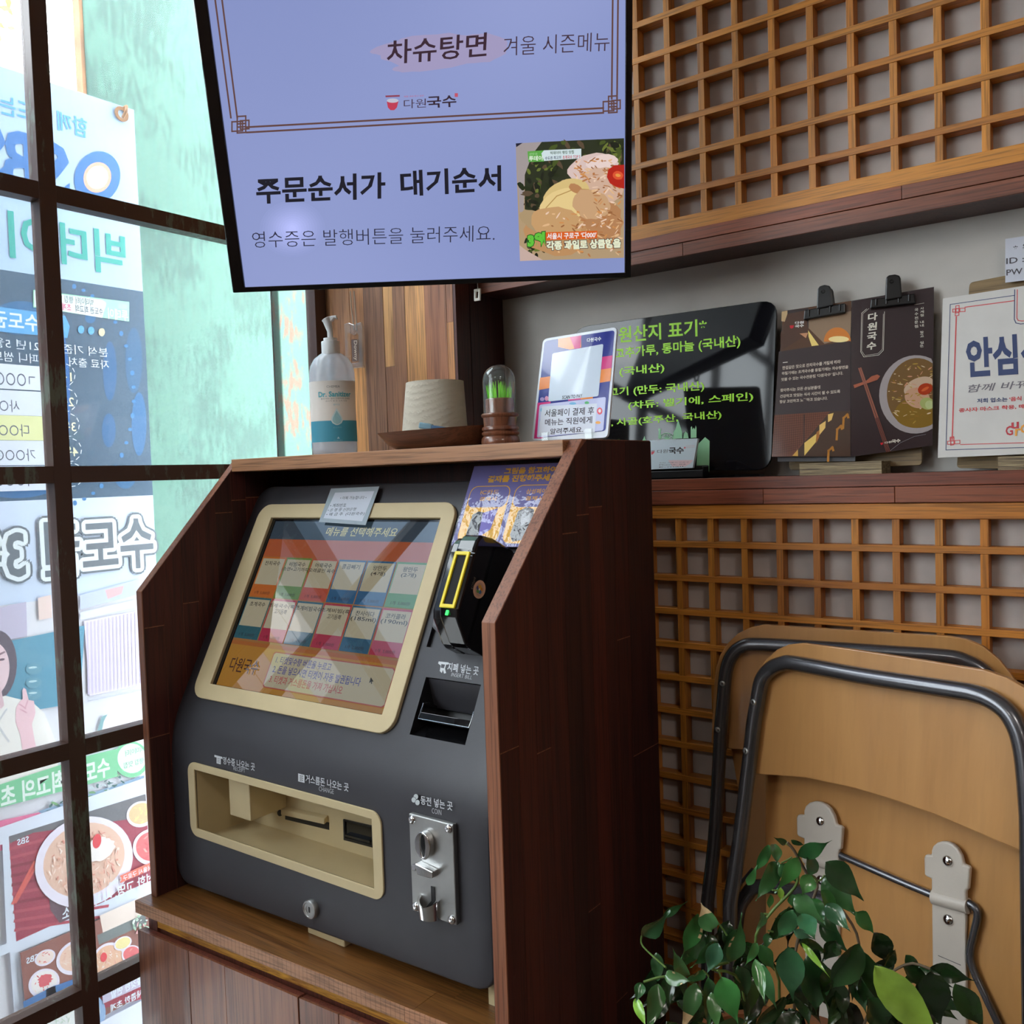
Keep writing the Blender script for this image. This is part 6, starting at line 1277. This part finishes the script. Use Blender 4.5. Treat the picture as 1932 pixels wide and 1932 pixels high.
MB().box((pc_.x-.11, pc_.y-.11, pot_z-.225), (pc_.x+.11, pc_.y+.11, pot_z-.2003)).build('top', M_['dark_z'], stand, color=(2, 2, 2))
for sx in (-1, 1):
    for sy in (-1, 1): MB().box((pc_.x+sx*.095-.012, pc_.y+sy*.095-.012, 0), (pc_.x+sx*.095+.012, pc_.y+sy*.095+.012, pot_z-.225)).build('leg', M_['dark_z'], stand, color=(2, 2, 2))
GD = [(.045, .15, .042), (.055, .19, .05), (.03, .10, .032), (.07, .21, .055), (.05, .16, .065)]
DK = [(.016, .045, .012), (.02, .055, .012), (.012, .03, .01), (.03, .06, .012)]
nleaf = [0]
def leaf(base, tip, w, c, wav=1.0, roll=None, patch=None):
    """ovate pointed leaf from base to tip (3D), w = full width in metres"""
    ax_ = tip-base; Ln = ax_.length; ax_.normalize(); side = ax_.cross(-CF).normalized(); nrm = side.cross(ax_)
    rl_ = random.uniform(-.35, .35) if roll is None else roll; tip = base+(tip-base)*1.2; Ln *= 1.2; w *= 1.02
    side, nrm = side*math.cos(rl_)+nrm*math.sin(rl_), nrm*math.cos(rl_)-side*math.sin(rl_)
    prof_ = [(0, .0), (.04, .30), (.11, .64), (.22, .93), (.34, 1.0), (.47, .90), (.60, .68), (.72, .40), (.82, .18), (.91, .075), (1, .0)]
    ph = random.uniform(0, 6.28); curl = random.uniform(.02, .12)*Ln; fold = random.uniform(.12, .4); vs = []
    for i, (t_, wd_) in enumerate(prof_):
        for k_, sx in enumerate((-1, -.55, 0, .55, 1)):
            hw = w/2*wd_; z = abs(sx)*hw*fold+math.sin(ph+t_*9+sx*1.5)*w*.085*wav*abs(sx)-curl*(t_*t_)*1.2+curl*.3
            vs.append(base+ax_*(Ln*t_)+side*(sx*hw)+nrm*z)
    fs = [[i*5+k_, i*5+k_+1, (i+1)*5+k_+1, (i+1)*5+k_] for i in range(10) for k_ in range(4)]
    o_ = MB().add(vs, fs).build('leaf', ml, plant, smooth=80, color=c); nleaf[0] += 1
    if patch == 'tip':
        MB().add([v+nrm*.0004 for v in vs[30:]], [[i*5+k_, i*5+k_+1, (i+1)*5+k_+1, (i+1)*5+k_] for i in range(4) for k_ in range(4)]).build('dry_patch', mpch, o_, smooth=80)
    elif patch:
        for _ in range(2):
            i = random.randint(3, 7); k_ = random.choice((0, 3)); q_ = [vs[i*5+k_], vs[i*5+k_+1], vs[(i+1)*5+k_+1], vs[(i+1)*5+k_]]; c_ = sum(q_, V(0, 0, 0))/4
            MB().add([c_+(p-c_)*.62+nrm*.0006 for p in q_], [[0, 1, 2, 3]]).build('dry_patch', mpch, o_)
    return o_
YG = (.20, .42, .045)
LV = [(135, 905, 335, 738, 150, 2, .90), (600, 720, 490, 1040, 165, 1, .84, 1), (715, 860, 640, 665, 150, 1, .82, 'tip'), (855, 1125, 962, 800, 150, 0, .80, 1), (740, 950, 590, 1140, 120, 0, .82), (770, 960, 690, 1180, 130, 4, .80), (500, 1240, 410, 1060, 110, 1, .80),
      (660, 1200, 520, 1270, 105, 0, .79), (330, 1230, 510, 1275, 115, 3, .80, 1), (130, 1290, 95, 1430, 85, 0, .80), (85, 1420, 155, 1625, 80, 5, .80), (270, 1300, 200, 1650, 150, 0, .78), (580, 1290, 490, 1650, 140, 0, .78, 'tip'), (690, 1245, 690, 1620, 125, 0, .78), (712, 1370, 760, 1650, 110, 1, .77), (790, 1240, 915, 1585, 195, 1, .77),
      (930, 1150, 1010, 1385, 140, 2, .82), (1085, 965, 1015, 1115, 80, 1, .78), (1110, 970, 1220, 1170, 115, 0, .78), (1075, 1095, 1145, 1420, 95, 1, .77), (1110, 1120, 1230, 1465, 115, 4, .78), (1350, 990, 1385, 1385, 210, 4, .79), (1520, 1060, 1590, 1500, 255, 2, .81), (1145, 720, 1100, 835, 80, 1, .79), (1200, 560, 1195, 675, 60, 1, .79),
      (1290, 500, 1285, 605, 50, 5, .79), (1380, 555, 1395, 665, 85, 1, .79), (1535, 398, 1470, 550, 130, 3, .79), (1260, 290, 1120, 560, 160, 1, .82), (1190, 150, 1090, 350, 95, 0, .82), (1235, 145, 1255, 285, 95, 0, .82), (1430, 240, 1665, 140, 125, 2, .82), (1280, 305, 1400, 440, 125, 0, .81), (1430, 250, 1285, 505, 130, 3, .81), (1550, 255, 1530, 395, 135, 2, .82), (1650, 290, 1935, 565, 200, 2, .84), (1650, 400, 1880, 700, 210, 2, .85),
      (1400, 560, 1600, 750, 150, 0, .79), (1540, 600, 1640, 785, 130, 0, .80), (1620, 520, 1745, 700, 105, 1, .80), (1660, 640, 1835, 835, 135, 4, .79), (1390, 690, 1280, 900, 150, 4, .78), (1460, 720, 1560, 910, 150, 4, .78), (1390, 850, 1535, 922, 75, 4, .77), (1460, 960, 1655, 1200, 50, 5, .79), (1180, 880, 1160, 1010, 70, 2, .80), (300, 750, 480, 640, 60, 2, .9), (1400, 1000, 1240, 1120, 80, 2, .8), (1010, 480, 1080, 350, 70, 1, .82), (1330, 140, 1255, 100, 50, 2, .84), (1370, 110, 1470, 150, 45, 2, .84)]
for i, L_ in enumerate(LV):
    x0_, y0_, x1_, y1_, w_, ci, d_ = L_[:7]; pt_ = L_[7] if len(L_) > 7 else None
    c = YG if ci == 5 else GD[ci]; c = tuple(v*random.uniform(.85, 1.15) for v in c)
    leaf(VD(*c7(x0_, y0_), d_), VD(*c7(x1_, y1_), d_-random.uniform(-.005, .02)), w_/4.391/FPX*d_*1.08, c, patch=pt_)
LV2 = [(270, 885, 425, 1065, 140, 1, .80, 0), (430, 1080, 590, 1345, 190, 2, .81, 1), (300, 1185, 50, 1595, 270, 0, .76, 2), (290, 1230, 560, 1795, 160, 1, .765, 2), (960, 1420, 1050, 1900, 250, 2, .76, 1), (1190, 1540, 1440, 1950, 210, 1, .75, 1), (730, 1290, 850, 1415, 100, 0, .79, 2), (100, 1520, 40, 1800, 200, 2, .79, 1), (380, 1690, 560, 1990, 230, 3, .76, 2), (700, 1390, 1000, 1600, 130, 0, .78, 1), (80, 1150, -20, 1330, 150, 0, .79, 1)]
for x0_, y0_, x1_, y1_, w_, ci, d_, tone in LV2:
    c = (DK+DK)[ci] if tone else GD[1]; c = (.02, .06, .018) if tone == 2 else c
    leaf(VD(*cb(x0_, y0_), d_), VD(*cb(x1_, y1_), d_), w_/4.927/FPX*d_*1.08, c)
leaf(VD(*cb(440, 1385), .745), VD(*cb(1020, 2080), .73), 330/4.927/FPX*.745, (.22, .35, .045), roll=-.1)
rl2 = random.Random(3)
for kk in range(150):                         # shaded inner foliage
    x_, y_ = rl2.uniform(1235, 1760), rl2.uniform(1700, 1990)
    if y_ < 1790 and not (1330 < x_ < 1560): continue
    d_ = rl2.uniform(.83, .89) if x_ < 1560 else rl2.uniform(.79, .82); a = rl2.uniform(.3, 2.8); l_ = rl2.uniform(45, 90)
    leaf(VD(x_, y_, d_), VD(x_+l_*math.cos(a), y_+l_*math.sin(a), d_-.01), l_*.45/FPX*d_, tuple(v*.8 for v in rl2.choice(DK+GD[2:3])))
# stems
sg_ = simple('green_stem', (.10, .17, .035), .45); sb_ = simple('woody_stem', (.12, .085, .05), .7)
base_ = pc_+V(0, 0, -.012)
def stem(pts, r, m, name='stem'): MB().tube(smooth_path([Vector(p) for p in pts], 4), r, 7).build(name, m, plant, smooth=60)
stem([base_+V(-.01, 0, 0), VD(1470, 1850, .84), VD(*c7(1080, 960), .80), VD(*c7(1190, 730), .80), VD(*c7(1400, 505), .80), VD(*c7(1430, 400), .81)], .0013, sg_)
stem([base_+V(.01, .01, 0), VD(1500, 1800, .84), VD(*c7(1590, 500), .83), VD(*c7(1500, 380), .83), VD(*c7(1400, 200), .83), VD(*c7(1340, 130), .83)], .0014, sb_)
stem([base_+V(-.03, -.01, 0), VD(1400, 1860, .82), VD(*c7(720, 1180), .80), VD(*c7(860, 1120), .81)], .0013, sg_)
stem([base_+V(-.04, 0, 0), VD(1330, 1880, .82), VD(*c7(520, 1280), .80), VD(*c7(330, 1240), .80), VD(*c7(150, 1285), .80)], .0011, sg_)
stem([VD(*c7(335, 1165), .82), VD(*c7(145, 990), .88), VD(*c7(135, 905), .90)], .0009, sg_, 'leaf_stalk')
stem([base_+V(.04, -.01, 0), VD(1600, 1880, .80), VD(*cb(300, 1190), .785), VD(*cb(150, 880), .79), VD(*c7(1780, 720), .81)], .0012, sb_)
stem([base_+V(.05, 0, 0), VD(1650, 1880, .79), VD(*cb(730, 1380), .78), VD(*cb(960, 1420), .77)], .0012, sb_)
for a, b_, d_ in (((735, 755), (840, 900), .82), ((760, 1190), (790, 1240), .78), ((690, 1240), (640, 1190), .79), ((1180, 860), (1225, 870), .80), ((1145, 720), (1190, 725), .80), ((1215, 525), (1285, 530), .80), ((1600, 450), (1650, 400), .82), ((1540, 400), (1590, 460), .81), ((1290, 300), (1380, 250), .83), ((1430, 240), (1380, 180), .83), ((1330, 140), (1380, 180), .83)):
    stem([VD(*c7(*a), d_), VD(*c7((a[0]+b_[0])/2+6, (a[1]+b_[1])/2), d_), VD(*c7(*b_), d_)], .0008, sg_, 'leaf_stalk')
